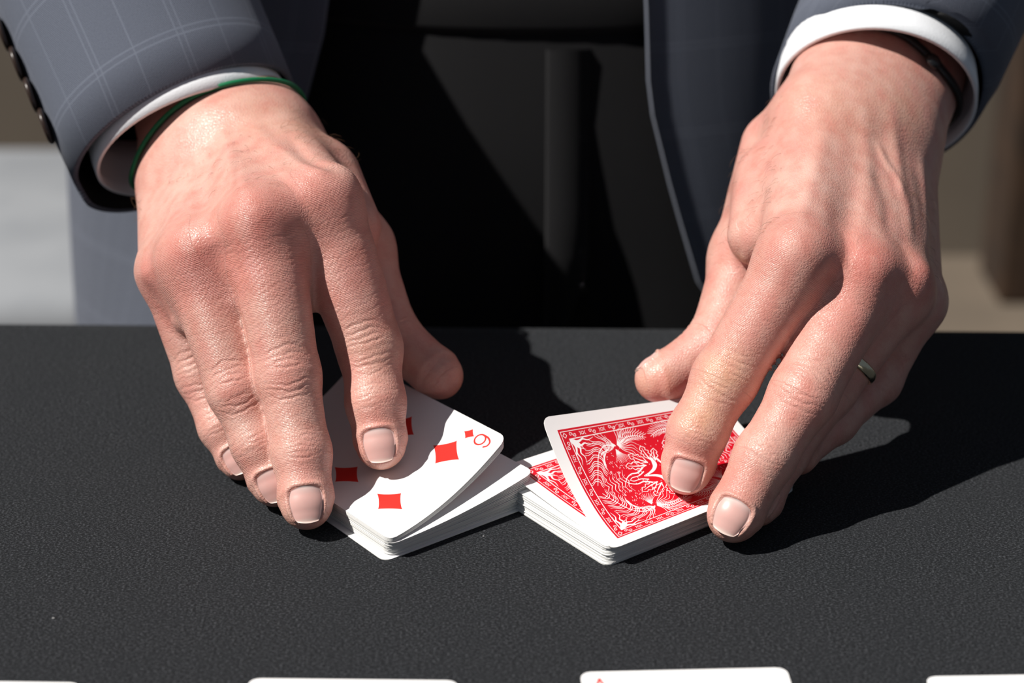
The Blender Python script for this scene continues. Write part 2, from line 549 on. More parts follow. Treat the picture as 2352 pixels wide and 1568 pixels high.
def draw_back():
    P = Print()
    W = WHITE
    x0, y0, x1, y1 = 5.0, 5.0, CW - 5.0, CL - 5.0
    P.rect(x0, y0, x1, y1, RED)
    P.frame(x0 + 0.75, y0 + 0.75, x1 - 0.75, y1 - 0.75, 0.26, W)
    P.frame(x0 + 3.7, y0 + 3.7, x1 - 3.7, y1 - 3.7, 0.36, W)

    def scroll(cx, cy, dx, dy):
        # an S scroll then a small box, running along dx, dy
        d = np.array([dx, dy]); nn = np.array([-dy, dx])
        f = lambda a, b_: np.array([cx, cy]) + d * a + nn * b_
        th = np.linspace(0, 1.5 * PI, 12)
        P.stroke([f(-0.9 + .55 * math.cos(q + PI / 2) * (1 - q * .09), .25 + .62 * math.sin(q + PI / 2) * (1 - q * .09)) for q in th], 0.24, W)
        P.stroke([f(0.9 + .55 * math.cos(q - PI / 2) * (1 - q * .09), -.25 + .62 * math.sin(q - PI / 2) * (1 - q * .09)) for q in th], 0.24, W)
        P.stroke([f(-0.9, .85), f(-.2, .55), f(.2, -.55), f(.9, -.85)], 0.24, W)

    def boxes(cx, cy, dx, dy):
        d = np.array([dx, dy]); nn = np.array([-dy, dx])
        f = lambda a, b_: np.array([cx, cy]) + d * a + nn * b_
        P.stroke([f(-.5, -.5), f(.5, -.5), f(.5, .5), f(-.5, .5), f(-.5, -.5)], 0.2, W)
        P.stroke([f(-1.3, -.7), f(-.95, 0), f(-1.3, .7)], 0.22, W)
        P.stroke([f(1.3, -.7), f(.95, 0), f(1.3, .7)], 0.22, W)
    bx = (x0 + 2.35, x1 - 2.35)
    nx = 9
    for k in range(nx):
        u = x0 + 3.7 + (x1 - x0 - 7.4) * (k + .5) / nx
        for yy in (y0 + 2.35, y1 - 2.35):
            (scroll if k % 2 == 0 else boxes)(u, yy, 1, 0)
    ny = 15
    for k in range(ny):
        v = y0 + 3.7 + (y1 - y0 - 7.4) * (k + .5) / ny
        for xx in bx:
            (scroll if k % 2 == 0 else boxes)(xx, v, 0, 1)
    for xx in bx:
        for yy in (y0 + 2.35, y1 - 2.35):
            P.stroke([(xx - .9, yy), (xx, yy + .9), (xx + .9, yy), (xx, yy - .9), (xx - .9, yy)], 0.24, W)

    ops = [lambda p: p, lambda p: np.column_stack([CW - p[:, 0], p[:, 1]]),
           lambda p: np.column_stack([p[:, 0], CL - p[:, 1]]), lambda p: np.column_stack([CW - p[:, 0], CL - p[:, 1]])]

    def S(pts, w0, w1=None, n=14, col=W, sub=(0, 1, 2, 3)):
        c = curve2(pts, n)
        for i in sub:
            P.stroke(ops[i](c), w0, col, w1)
    q = 9.2
    # corner flames
    for a, b_ in ((1, 0), (0, 1)):
        def C(pts):
            return [(q + (p[0] if a else p[1]), q + (p[1] if a else p[0])) for p in pts]
        S(C([(0.3, 0.3), (2.2, 1.0), (3.8, 0.9), (5.4, 0.4), (7.6, 1.2), (10.4, 0.5)]), 1.35, 0.12)
        S(C([(1.6, 1.4), (3.6, 2.7), (5.6, 2.1), (7.4, 3.1), (10.0, 2.6)]), 1.0, 0.1)
        S(C([(1.2, 1.0), (2.6, 2.2), (3.0, 3.6), (5.0, 4.6)]), 0.85, 0.1)
        S(C([(0.2, 1.4), (1.5, 2.9), (3.0, 2.9), (3.4, 2.1), (2.6, 1.5)]), 0.5, 0.3)
        S(C([(5.0, 0.2), (6.4, -0.15), (8.0, 0.1)]), 0.35, 0.1)

    def feather(spine, nb, lb, droop, w=0.32, sub=(0, 1, 2, 3), start=0.1, lf=1.0):
        c = curve2(spine, 30)
        for i in sub:
            P.stroke(ops[i](c), w * 1.3, W, w * 0.6)
        for k in range(nb):
            t = start + (1 - start) * k / nb
            i = min(28, int(t * 29))
            p = c[i]; tg = c[i + 1] - c[i]; tg /= np.linalg.norm(tg)
            nn = np.array([-tg[1], tg[0]])
            L = lb * (0.45 + 0.55 * math.sin(PI * min(1, 0.25 + 0.75 * t)))
            for s, ll in ((1, 1.0), (-1, lf)):
                e = p + tg * L * droop * ll + nn * s * L * ll
                m1 = p + tg * L * 0.15 * ll + nn * s * L * 0.42 * ll
                m2 = p + tg * L * droop * 0.75 * ll + nn * s * L * 0.72 * ll
                cc = curve2([p, m1, m2, e], 8)
                for j in sub:
                    P.stroke(ops[j](cc), w * 0.85, W, w * 0.45)
    # quills from the centre of each side towards the corners, and fans of barbs
    feather([(15.0, 27.5), (14.0, 23.0), (17.0, 18.5), (23.0, 15.0), (29.5, 11.5)], 19, 4.8, 1.05, w=0.38)
    feather([(14.5, 30.0), (12.8, 33.5), (12.6, 38.0), (14.4, 42.8)], 13, 3.6, 0.9, w=0.36, lf=0.6)
    for k in range(11):
        a0 = 0.5 + k * 0.22
        S([(14.8, 28.6), (14.8 + 3.2 * math.cos(a0), 28.6 + 3.2 * math.sin(a0)),
           (14.8 + 6.6 * math.cos(a0 + .18), 28.6 + 6.6 * math.sin(a0 + .18)),
           (14.8 + (8.6 + (k % 3)) * math.cos(a0 - .05), 28.6 + (8.6 + (k % 3)) * math.sin(a0 - .05))], 0.36, 0.12)
    for k in range(8):
        a0 = -0.9 - k * 0.22
        S([(14.6, 27.4), (14.6 + 2.4 * math.cos(a0), 27.4 + 2.4 * math.sin(a0)),
           (14.6 + 5.2 * math.cos(a0 - .2), 27.4 + 5.2 * math.sin(a0 - .2))], 0.3, 0.1)
    # second fan of barbs opening towards the middle from the side
    for k in range(9):
        a0 = -0.35 + k * 0.13
        S([(16.6, 27.0), (16.6 + 3.4 * math.cos(a0), 27.0 + 3.4 * math.sin(a0)),
           (16.6 + 6.4 * math.cos(a0 + .14), 27.0 + 6.4 * math.sin(a0 + .14))], 0.30, 0.1)
    # leaves round the middle
    def leaf(base, tip, wd, teeth=3, sub=(0, 1, 2, 3)):
        base, tip = np.array(base, float), np.array(tip, float)
        d = tip - base; L = np.linalg.norm(d); d /= L; nn = np.array([-d[1], d[0]])
        for s_ in (1, -1):
            pts = [base]
            for k in range(1, teeth + 1):
                t = k / (teeth + 1)
                wv = wd * math.sin(PI * (t * 0.85 + 0.1))
                pts += [base + d * L * (t - .06) + nn * s_ * wv * 0.66, base + d * L * (t + .06) + nn * s_ * wv * 1.05]
            pts.append(tip)
            S(pts, 0.36, 0.3, n=22, sub=sub)
        S([base, base + d * L * .5 + nn * .2, base + d * L * .85], 0.7, 0.15, sub=sub)
    leaf((25.6, 37.0), (20.0, 31.0), 2.0)
    leaf((24.6, 39.0), (17.6, 38.2), 1.8)
    leaf((26.8, 35.6), (24.6, 27.2), 1.9)
    leaf((25.5, 41.0), (20.0, 43.2), 1.5, 2, (0, 3))
    # heavy plumes curling through the centre
    for a_, w_ in ((0.0, 1.25), (0.9, 0.8), (1.7, 0.5)):
        S([(24.4 + a_, 39.6 - a_ * .3), (27.6 + a_ * .5, 40.0 - a_), (30.2, 37.6 - a_), (31.4, 34.0 - a_)], w_, 0.3, n=22)
        S([(25.4 + a_, 42.0 + a_ * .3), (28.6, 42.9), (31.5, 42.2 - a_ * .4)], w_ * .8, 0.4, n=18)
    S([(27.4, 33.6), (29.0, 30.6), (28.8, 27.4), (30.2, 24.6), (31.5, 23.6)], 0.8, 0.25, n=22)
    S([(29.4, 33.0), (30.6, 30.2), (30.6, 27.0), (31.5, 25.6)], 0.55, 0.25, n=20)
    for k in range(7):
        y = 13.0 + k * 1.55
        S([(31.5, y + 2.6), (29.6 - .12 * k, y + 1.4), (27.6 - .3 * k, y + 1.6 + .15 * k)], 0.34, 0.1)
    rr = np.random.default_rng(5)
    for k in range(80):
        x, y = rr.uniform(21, 31), rr.uniform(19, 33)
        if abs(y - 33 + (x - 21)) < 3: continue
        S([(x, y), (x + .35, y + .15), (x + .7, y + .1)], 0.2, 0.1, n=4)
    for k in range(60):
        x, y = rr.uniform(16, 30), rr.uniform(11, 43)
        S([(x, y), (x + .1, y + .1), (x + .15, y + .1)], 0.24, 0.2, n=3)
    return P.image('card_back_print')


def pip_fn(cx, cy, hw, hh):
    # a diamond with slightly hollow sides
    def f(X, Y):
        a, b_ = np.abs(X - cx) / hw, np.abs(Y - cy) / hh
        return ((a ** 0.86 + b_ ** 0.86) ** (1 / 0.86) - 1.0) * min(hw, hh) * 0.66
    return f


def draw_six():
    P = Print()
    for sx in (16.0, CW - 16.0):
        for sy in (18.0, 44.0, 70.0):
            P.blob(sx - 9, sy - 9, sx + 9, sy + 9, pip_fn(sx, sy, 6.2, 7.4), PIP)
    for flip in (0, 1):
        T = (lambda p: p) if flip else (lambda p: np.column_stack([CW - p[:, 0], CL - p[:, 1]]))
        ix, iy = 5.4, CL - 8.0
        th = np.linspace(0, 2 * PI, 40)
        P.stroke(T(np.column_stack([ix + 2.15 * np.cos(th), iy - 1.5 + 2.3 * np.sin(th)])), 0.72, PIP)
        tail = curve2([(ix - 2.1, iy - 1.4), (ix - 2.0, iy + 1.0), (ix - 0.9, iy + 3.0), (ix + 0.8, iy + 3.2), (ix + 1.9, iy + 2.1)], 24)
        P.stroke(T(tail), 0.72, PIP)
        c = T(np.array([[ix, iy - 7.6]]))[0]
        P.blob(c[0] - 4, c[1] - 4, c[0] + 4, c[1] + 4, pip_fn(c[0], c[1], 2.3, 2.8), PIP)
    return P.image('six_of_diamonds_print')


def draw_ace():
    P = Print()
    P.blob(22, 34, 41, 54, pip_fn(CW / 2, CL / 2, 6.5, 8.0), PIP)
    for flip in (0, 1):
        T = (lambda p: p) if flip else (lambda p: np.column_stack([CW - p[:, 0], CL - p[:, 1]]))
        ix, iy = 5.6, CL - 7.0
        P.stroke(T(np.array([(ix - 1.8, iy - 3.2), (ix, iy + 3.0)])), 0.7, PIP)
        P.stroke(T(np.array([(ix + 1.8, iy - 3.2), (ix, iy + 3.0)])), 0.7, PIP)
        P.stroke(T(np.array([(ix - 1.2, iy - 1.2), (ix + 1.2, iy - 1.2)])), 0.6, PIP)
        c = T(np.array([[ix, iy - 6.6]]))[0]
        P.blob(c[0] - 3, c[1] - 3, c[0] + 3, c[1] + 3, pip_fn(c[0], c[1], 1.75, 2.2), PIP)
    return P.image('ace_print')


def mat_print(name, img):
    m, nt, b = new_mat(name)
    uv = nd(nt, 'ShaderNodeUVMap').outputs[0]
    t = nd(nt, 'ShaderNodeTexImage', {'Vector': uv}, image=img, interpolation='Cubic', extension='EXTEND')
    nt.links.new(t.outputs[0], b.inputs['Base Color'])
    b.inputs['Roughness'].default_value = 0.36
    b.inputs['Specular IOR Level'].default_value = 0.42
    mp = nd(nt, 'ShaderNodeMapping', {'Vector': uv, 'Scale': (130.0, 180.0, 1.0)}).outputs[0]
    w1 = nd(nt, 'ShaderNodeTexVoronoi', {'Vector': mp, 'Scale': 1.0, 'Randomness': 0.1}).outputs[0]
    bp = nd(nt, 'ShaderNodeBump', {'Height': w1, 'Strength': 0.06, 'Distance': 0.0002})
    nt.links.new(bp.outputs[0], b.inputs['Normal'])
    return m


M_BACK = mat_print('card_back', draw_back())
M_SIX = mat_print('six_of_diamonds', draw_six())
M_ACE = mat_print('red_ace', draw_ace())
M_PLAIN = principled('card_face_stock', WHITE, 0.36, 0.42)[0]


def mat_edge():
    m, nt, b = principled('card_edge', (0.70, 0.70, 0.68), 0.8, 0.2)
    return m


M_EDGE = mat_edge()


def rounded_grid(ns, nt):
    """outline-fitted grid over the card (s along 0..88, t across 0..63) with rounded corners"""
    S = np.concatenate([[0, .35, 1.0, 2.0, CR], np.linspace(CR, CL - CR, ns)[1:-1], [CL - CR, CL - 2, CL - 1, CL - .35, CL]])
    pts = []
    for s in S:
        e = min(s, CL - s)
        ins = 0.0 if e >= CR else CR - math.sqrt(max(0, CR * CR - (CR - e) ** 2))
        for k in range(nt):
            pts.append((s, ins + (CW - 2 * ins) * k / (nt - 1)))
    return np.array(pts), len(S)


def card_mesh(name, fn, ns=8, nt=9, face=False):
    """fn(s, t) -> point and the card's upper normal; both faces and the rim, 0.28 mm thick"""
    st, NS = rounded_grid(ns, nt)
    P = fn(st[:, 0], st[:, 1])
    e = 0.2
    du = fn(st[:, 0] + e, st[:, 1]) - fn(st[:, 0] - e, st[:, 1])
    dv = fn(st[:, 0], st[:, 1] + e) - fn(st[:, 0], st[:, 1] - e)
    n = np.cross(du, dv)
    n /= np.linalg.norm(n, axis=1)[:, None]
    if n[:, 2].mean() < 0: n = -n
    top, bot = P + n * CT / 2, P - n * CT / 2
    N = len(P)
    q = grid_quads(NS, nt)
    a, b_, c, d = (P[q[:, i]] for i in range(4))
    up = np.cross(b_ - a, d - a)[:, 2].sum() > 0
    qt = q if up else q[:, ::-1]
    qb = q[:, ::-1] + N if up else q + N
    rim = [i * nt for i in range(NS)] + [(NS - 1) * nt + j for j in range(1, nt)] + \
          [i * nt + nt - 1 for i in range(NS - 2, -1, -1)] + [j for j in range(nt - 2, 0, -1)]
    rq = []
    M = len(rim)
    V = np.vstack([top, bot, top[rim], bot[rim]])
    for i in range(M):
        j = (i + 1) % M
        f = (2 * N + i, 2 * N + M + i, 2 * N + M + j, 2 * N + j)
        rq.append(f if not up else f[::-1])
    Q = np.vstack([qt, qb, np.array(rq, np.int32)])
    UV1 = np.column_stack([1 - st[:, 1] / CW if face else st[:, 1] / CW, 1 - st[:, 0] / CL])
    uv = np.vstack([UV1, UV1, UV1[rim], UV1[rim]])
    me = mesh_np(name, V, Q, uv)
    mi = np.zeros(len(Q), np.int32)
    mi[len(qt):len(qt) + len(qb)] = 1
    mi[len(qt) + len(qb):] = 2
    me.polygons.foreach_set('material_index', mi)
    return me


def bend_card(front, lng, sht, zf, zr_in, zr_out, rear_in=None, rear_out=None, flat=0.45):
    """card on its long front edge: front corner, long and short directions (degrees), z of the front edge, z of the rear edge
    at the inner and outer end; the profile is a quadratic curve leaving the deck flat and rising to the rear edge"""
    dl = np.array([math.cos(math.radians(lng)), math.sin(math.radians(lng)), 0])
    ds = np.array([math.cos(math.radians(sht)), math.sin(math.radians(sht)), 0])
    F0 = np.array([front[0], front[1], 0.0])

    def reach(dz):
        return math.sqrt(max(1.0, CW * CW * 0.975 - dz * dz)) if dz > 4 else math.sqrt(CW * CW - dz * dz)
    Ri = F0 + ds * reach(zr_in - zf) if rear_in is None else np.array([rear_in[0], rear_in[1], 0.0])
    Ro = F0 + dl * CL + ds * reach(zr_out - zf) if rear_out is None else np.array([rear_out[0], rear_out[1], 0.0])

    def fn(s, t):
        s = np.asarray(s, float); t = np.asarray(t, float)
        a = (s / CL)[:, None]; b_ = (t / CW)[:, None]
        F = F0 + dl * s[:, None]; F[:, 2] = zf
        R = Ri + (Ro - Ri) * a
        R[:, 2] = (zr_in + (zr_out - zr_in) * a[:, 0])
        h = R - F; h[:, 2] = 0
        Cc = F + h * flat
        return F * (1 - b_) ** 2 + Cc * 2 * b_ * (1 - b_) + R * b_ ** 2
    return fn


BACKS = [M_BACK, M_PLAIN, M_EDGE]
FACES = [M_PLAIN, M_BACK, M_EDGE]


def add_card(me, mats, label, group=None):
    o = link('playing_card', me, mats)
    return tag(o, label, 'playing card', group)


def build_decks():
    R = random.Random(3)
    # pile on the right of the photo: backs up
    n = 26
    front = np.array([32.0, -46.6])
    for k in range(n):
        z = CT * (k + 0.5) + 0.02 * k + 0.05
        last = k == n - 1
        a = R.uniform(-.35, .35)
        dl, dsh = 38.0, 127.0
        lean = np.array([-0.5, -0.2]) * max(0, (9 - k)) * 0.12
        f = front + np.array([R.uniform(-.35, .35), R.uniform(-.3, .3)]) + lean
        if last:
            fn = bend_card((33.2, -48.6), 38, 127, z + .1, 33.0, 22.0, rear_in=(10.2, -0.6), rear_out=(75.5, 42.5), flat=0.52)
            add_card(card_mesh('playing_card', fn, 22, 22), BACKS,
                     'bent top card of the right pile, ornate red back with white line art')
        elif k == n - 2:
            fn = bend_card(f + np.array([1.2, .4]), dl + a, dsh + a, z, z + 4.2, z + 1.2)
            add_card(card_mesh('playing_card', fn, 10, 12), BACKS,
                     'second red backed card of the right pile, just under the bent top card')
        else:
            fn = bend_card(f, dl + a, dsh + a, z, z + (0.8 if k > n - 6 else 0.0) * (k - n + 6) * .3, z)
            add_card(card_mesh('playing_card', fn, 3, 4), BACKS,
                     'bottom card of the right pile, lying on the black cloth' if k == 0 else
                     'third card from the top of the right pile' if k == n - 3 else
                     'flat white edged card in the lower part of the right pile', 'cards in the lower right pile')
    # pile on the left: faces up, inner rear corners lifted so the edges fan
    n = 26
    front = np.array([-41.6, -42.6])
    for k in range(n):
        z = CT * (k + 0.5) + 0.02 * k + 0.05 + 0.07 * max(0, k - (n - 5))
        t = k / (n - 1)
        a = R.uniform(-.4, .4)
        if k == 0:
            fn = bend_card((-42.6, -43.4), 127.5, 38.0, z, z + .3, z)
            add_card(card_mesh('playing_card', fn, 3, 6), FACES,
                     'bottom card of the left pile, slid out so its white corner shows on the cloth')
        elif k == n - 1:
            fn = bend_card((-40.6, -43.4), 128.5, 39, z + .34, 24.6, 25.0, rear_in=(-1.7, 1.0), rear_out=(-59.0, 66.5), flat=0.50)
            add_card(card_mesh('playing_card', fn, 22, 22, True), [M_SIX, M_BACK, M_EDGE],
                     'six of diamonds, bent face up on top of the left pile under the index finger')
        else:
            if k >= n - 4:
                lift = 24.3 - 0.8 * (n - 1 - k); a = 0; fr = np.array([-40.6, -43.4])
                rin = (-1.7, 1.0); rout = (-59.0, 66.5)
            else:
                q = max(0.0, (k - 3) / (n - 8))
                lift = z + (0.3 + 7.2 * q ** 1.5)
                rin = rout = None
                fr = front + np.array([0.5 + R.uniform(-.25, .25), 1.8 + R.uniform(-.3, .3)]) + np.array([.6, -2.2]) * q
            fn = bend_card(fr, 128.5 + a * .5, 38.8 + a * .5, z + (.3 if k >= n - 4 else 0), lift, (lift + z) / 2 if k < n - 4 else lift, rin, rout, flat=0.5)
            add_card(card_mesh('playing_card', fn, 22 if k >= n - 4 else 6, 22 if k >= n - 4 else 12), FACES,
                     {n - 2: 'bent card directly under the six of diamonds, following its curve',
                      n - 3: 'second bent card under the six of diamonds in the left pile',
                      n - 4: 'lowest of the three bent cards under the six of diamonds',
                      n - 5: 'topmost fanned card in the left pile, its corner showing beside the six'}.get(
                         k, 'white card in the fanned stack low in the left pile'), 'cards in the left pile under the six')
    # row of face-up cards laid out along the front
    def flat(c, ang):
        cs, sn = math.cos(math.radians(ang)), math.sin(math.radians(ang))

        def fn(s, t):
            x = np.asarray(t, float) - CW / 2
            y = -np.asarray(s, float)
            return np.column_stack([c[0] + x * cs - y * sn, c[1] + x * sn + y * cs, np.full(len(x), CT / 2 + .06)])
        return fn
    for (xa, ya), (xb, yb), mats, lab in (
            ((578, 1557), (1048, 1562), FACES, 'face up white card cut by the bottom edge, between the left pile and the camera'),
            ((1330, 1543), (1808, 1532), [M_ACE, M_BACK, M_EDGE], 'face up white card with a red index, cut by the bottom edge'),
            ((2122, 1553), (2600, 1545), FACES, 'face up white card cut by the bottom right corner'),
            ((-290, 1560), (186, 1567), FACES, 'sliver of a face up white card at the bottom left corner')):
        a, b_ = at_z(xa, ya, .3), at_z(xb, yb, .3)
        d = b_ - a
        add_card(card_mesh('playing_card', flat((a + b_)[:2] / 2, math.degrees(math.atan2(d[1], d[0]))), 3, 3), mats, lab,
                 'cards laid out along the front')


build_decks()

# ------------------------------------------------------------------ hands: a smooth distance field over the bones, meshed and sculpted
def seg_d(p, a, b, ra, rb, c=0.0):
    ab = b - a
    t = np.clip(((p - a) @ ab) / (ab @ ab), 0, 1).astype(np.float32)
    q = p - a - t[:, None] * ab
    return np.sqrt((q * q).sum(1)) - (ra + (rb - ra) * t - c * np.sin(PI * t)), t


def smin(a, b, k):
    h = np.maximum(k - np.abs(a - b), 0) / k
    return np.minimum(a, b) - h * h * k * 0.25


class Hand:
    def __init__(self, spec, centre_roll):
        f32 = lambda v: np.asarray(v, np.float32)
        ln = spec['lean']                      # the hand leans away from the tips by this much
        grow = lambda d, k: (d + ln * k) / d
        up = lambda q, k: f32(at(q[0], q[1], q[2] + ln * k))
        self.palm = [(up(a, 1), up(b_, 1), a[3] * grow(a[2], 1), b_[3] * grow(b_[2], 1), (c[0] if c else 0.0)) for a, b_, *c in spec['palm']]
        self.kpalm = spec.get('kpalm', 9.0)
        self.fingers = {}
        for n, fs in spec['fingers'].items():
            yt, yp = fs['pts'][-1][1], fs['pts'][-3][1]
            if n == 'thumb': ks = [1.0, 0.45, 0.0]
            else: ks = [min(1.0, (yt - p[1]) / (yt - yp)) for p in fs['pts']]
            J = [up(p, k) for p, k in zip(fs['pts'], ks)]
            r = [q * grow(p[2], k) for q, p, k in zip(fs['r'], fs['pts'], ks)]
            axis = unit(J[-1] - J[-2])
            toward = unit(CAM - J[-1])
            nrm = toward - axis * (toward @ axis)
            nrm = unit(nrm)
            side = np.cross(axis, nrm)
            ro = math.radians(fs.get('roll', 0))
            nrm, side = nrm * math.cos(ro) + side * math.sin(ro), None
            nrm = unit(nrm); side = np.cross(axis, nrm)
            tip2 = f32(J[-1] + axis * 2.6 + nrm * 0.9)
            segs = [(J[i], J[i + 1], r[i], r[i + 1], fs.get('c', (0.5, 0.5, 0.2))[i]) for i in range(len(J) - 1)]
            segs.append((J[-1], tip2, r[-1], r[-1] - 1.7, 0.0))
            L = [0.0]
            for s in segs: L.append(L[-1] + float(np.linalg.norm(s[1] - s[0])))
            self.fingers[n] = dict(J=J, segs=segs, L=L, axis=axis, nrm=nrm, side=side, r=r, kbase=fs.get('kbase', 6.0),
                                   reach=fs.get('reach', 20.0), spec=fs)

    def palm_d(self, p):
        d = None
        for a, b_, ra, rb, c in self.palm:
            e, _ = seg_d(p, a, b_, ra, rb, c)
            d = e if d is None else smin(d, e, self.kpalm)
        return d

    def finger_d(self, F, p):
        d = None
        for a, b_, ra, rb, c in F['segs']:
            e, _ = seg_d(p, a, b_, ra, rb, c)
            d = e if d is None else smin(d, e, 3.5)
        return d

    def sdf(self, p):
        p = np.asarray(p, np.float32)
        d = self.palm_d(p)
        for F in self.fingers.values():
            e = self.finger_d(F, p)
            q = p - F['J'][0]
            k = 2.2 + F['kbase'] * np.exp(-(q * q).sum(1) / F['reach'] ** 2)
            d = smin(d, e, k)
        return d

    def grad(self, p, e=0.15):
        p = np.asarray(p, np.float32)
        k = np.array([(1, -1, -1), (-1, -1, 1), (-1, 1, -1), (1, 1, 1)], np.float32)
        g_ = sum(k[i] * self.sdf(p + k[i] * e)[:, None] for i in range(4))
        return g_ / np.maximum(1e-9, np.linalg.norm(g_, axis=1))[:, None]

    def bounds(self):
        P = []
        for a, b_, ra, rb, c in self.palm:
            P += [a - ra, a + ra, b_ - rb, b_ + rb]
        for F in self.fingers.values():
            for a, b_, ra, rb, c in F['segs']:
                P += [a - ra, a + ra, b_ - rb, b_ + rb]
        P = np.array(P)
        return P.min(0) - 4, P.max(0) + 4

    def cast(self, pix):
        """where the sight line through each photo pixel meets the hand"""
        pix = np.asarray(pix, float)
        d = np.array([unit(AX_F + AX_R * (x - 1176.0) / FPX - AX_U * (y - 784.0) / FPX) for x, y in pix]).astype(np.float32)
        t = np.full(len(pix), 520.0, np.float32)
        best = t.copy(); bd = np.full(len(pix), 1e9, np.float32)
        for _ in range(70):
            s = self.sdf(CAM.astype(np.float32) + d * t[:, None])
            m = s < bd
            bd[m] = s[m]; best[m] = t[m]
            t = t + np.clip(s, 0.02, 60) * 0.85
        return (CAM + d * best[:, None]).astype(np.float32)


def surface_nets(fn, lo, hi, h):
    n = np.ceil((hi - lo) / h).astype(int) + 1
    ax = [lo[i] + h * np.arange(n[i]) for i in range(3)]
    f = np.empty(n, np.float32)
    Y, Z = np.meshgrid(ax[1], ax[2], indexing='ij')
    step = max(1, int(400000 / Y.size))
    for i in range(0, n[0], step):
        xs = ax[0][i:i + step]
        p = np.empty((len(xs),) + Y.shape + (3,), np.float32)
        p[..., 0] = xs[:, None, None]; p[..., 1] = Y; p[..., 2] = Z
        f[i:i + step] = fn(p.reshape(-1, 3)).reshape(p.shape[:3])
    s = f < 0
    c = np.zeros(n - 1, np.uint8)
    for dx in (0, 1):
        for dy in (0, 1):
            for dz in (0, 1):
                c += s[dx:n[0] - 1 + dx, dy:n[1] - 1 + dy, dz:n[2] - 1 + dz]
    act = (c > 0) & (c < 8)
    idx = np.full(n - 1, -1, np.int32)
    I = np.argwhere(act)
    idx[act] = np.arange(len(I))
    acc = np.zeros((len(I), 3)); cnt = np.zeros(len(I))
    cor = [(dx, dy, dz) for dx in (0, 1) for dy in (0, 1) for dz in (0, 1)]
    for a in cor:
        for b_ in cor:
            dd = np.subtract(b_, a)
            if dd.sum() != 1 or dd.min() < 0: continue
            fa = f[I[:, 0] + a[0], I[:, 1] + a[1], I[:, 2] + a[2]]
            fb = f[I[:, 0] + b_[0], I[:, 1] + b_[1], I[:, 2] + b_[2]]
            m = (fa < 0) != (fb < 0)
            t = np.where(m, fa / np.where(m, fa - fb, 1), 0)
            acc += m[:, None] * (np.array(a) + t[:, None] * dd)
            cnt += m
    V = lo + h * (I + acc / cnt[:, None])
    Q = []
    for axd in range(3):
        u, v = [(1, 2), (2, 0), (0, 1)][axd]
        sl0 = [slice(None)] * 3; sl1 = [slice(None)] * 3
        sl0[axd] = slice(0, n[axd] - 1); sl1[axd] = slice(1, n[axd])
        e = s[tuple(sl0)] != s[tuple(sl1)]
        E_ = np.argwhere(e)
        ok = (E_[:, u] > 0) & (E_[:, v] > 0) & (E_[:, u] < n[u] - 1) & (E_[:, v] < n[v] - 1)
        E_ = E_[ok]
        inside = s[E_[:, 0], E_[:, 1], E_[:, 2]]

        def at_(du, dv):
            q = E_.copy(); q[:, u] -= du; q[:, v] -= dv
            return idx[q[:, 0], q[:, 1], q[:, 2]]
        q = np.column_stack([at_(1, 1), at_(0, 1), at_(0, 0), at_(1, 0)])
        q[~inside] = q[~inside][:, ::-1]
        Q.append(q)
    return V.astype(np.float32), np.vstack(Q)


def subdivide(V, Q):
    n = len(V)
    e = np.vstack([Q[:, [i, (i + 1) % 4]] for i in range(4)])
    es = np.sort(e, 1)
    key = es[:, 0].astype(np.int64) * n + es[:, 1]
    uq, inv = np.unique(key, return_inverse=True)
    a, b_ = uq // n, uq % n
    ev = (V[a] + V[b_]) / 2
    fv = V[Q].mean(1)
    m = len(Q)
    E = [n + inv[i * m:(i + 1) * m] for i in range(4)]
    Fi = n + len(uq) + np.arange(m)
    NQ = np.vstack([np.column_stack([Q[:, i], E[i], Fi, E[i - 1]]) for i in range(4)])
    return np.vstack([V, ev, fv]).astype(np.float32), NQ


def relax(V, Q, it=2, w=0.5):
    n = len(V)
    for _ in range(it):
        acc = np.zeros_like(V); cnt = np.zeros(n, np.float32)
        for i in range(4):
            a, b_ = Q[:, i], Q[:, (i + 1) % 4]
            for k in range(3):
                acc[:, k] += np.bincount(a, V[b_, k], n) + np.bincount(b_, V[a, k], n)
            cnt += np.bincount(a, minlength=n) + np.bincount(b_, minlength=n)
        V = V * (1 - w) + w * acc / np.maximum(cnt, 1)[:, None]
    return V.astype(np.float32)


def vnormals(V, Q):
    n = np.cross(V[Q[:, 2]] - V[Q[:, 0]], V[Q[:, 3]] - V[Q[:, 1]])
    out = np.zeros_like(V)
    for k in range(3):
        for i in range(4):
            out[:, k] += np.bincount(Q[:, i], n[:, k], len(V))
    return out / np.maximum(1e-12, np.linalg.norm(out, axis=1))[:, None]


SKIN_BASE = np.array([0.635, 0.350, 0.292])
TONES = {'red': (0.56, 0.150, 0.125), 'pink': (0.64, 0.27, 0.235), 'pale': (0.70, 0.44, 0.375), 'tan': (0.54, 0.29, 0.21), 'yellow': (0.66, 0.36, 0.17),
         'vein': (0.42, 0.225, 0.19), 'dark': (0.30, 0.14, 0.10), 'orange': (0.62, 0.27, 0.13)}


def poly_dist(V, pts):
    """distance to a line over the skin, and a weight that fades towards its two ends"""
    d = np.full(len(V), 1e9, np.float32)
    fr = np.zeros(len(V), np.float32)
    n = len(pts) - 1
    for i, (a, b_) in enumerate(zip(pts[:-1], pts[1:])):
        lo, hi = np.minimum(a, b_) - 14, np.maximum(a, b_) + 14
        m = np.where(((V > lo) & (V < hi)).all(1))[0]
        if len(m) == 0: continue
        e, t = seg_d(V[m], a, b_, 0, 0)
        c = e < d[m]
        d[m[c]] = e[c]; fr[m[c]] = (i + t[c]) / n
    return d, np.clip(np.minimum(fr, 1 - fr) * 4.5, 0, 1) ** 1.3


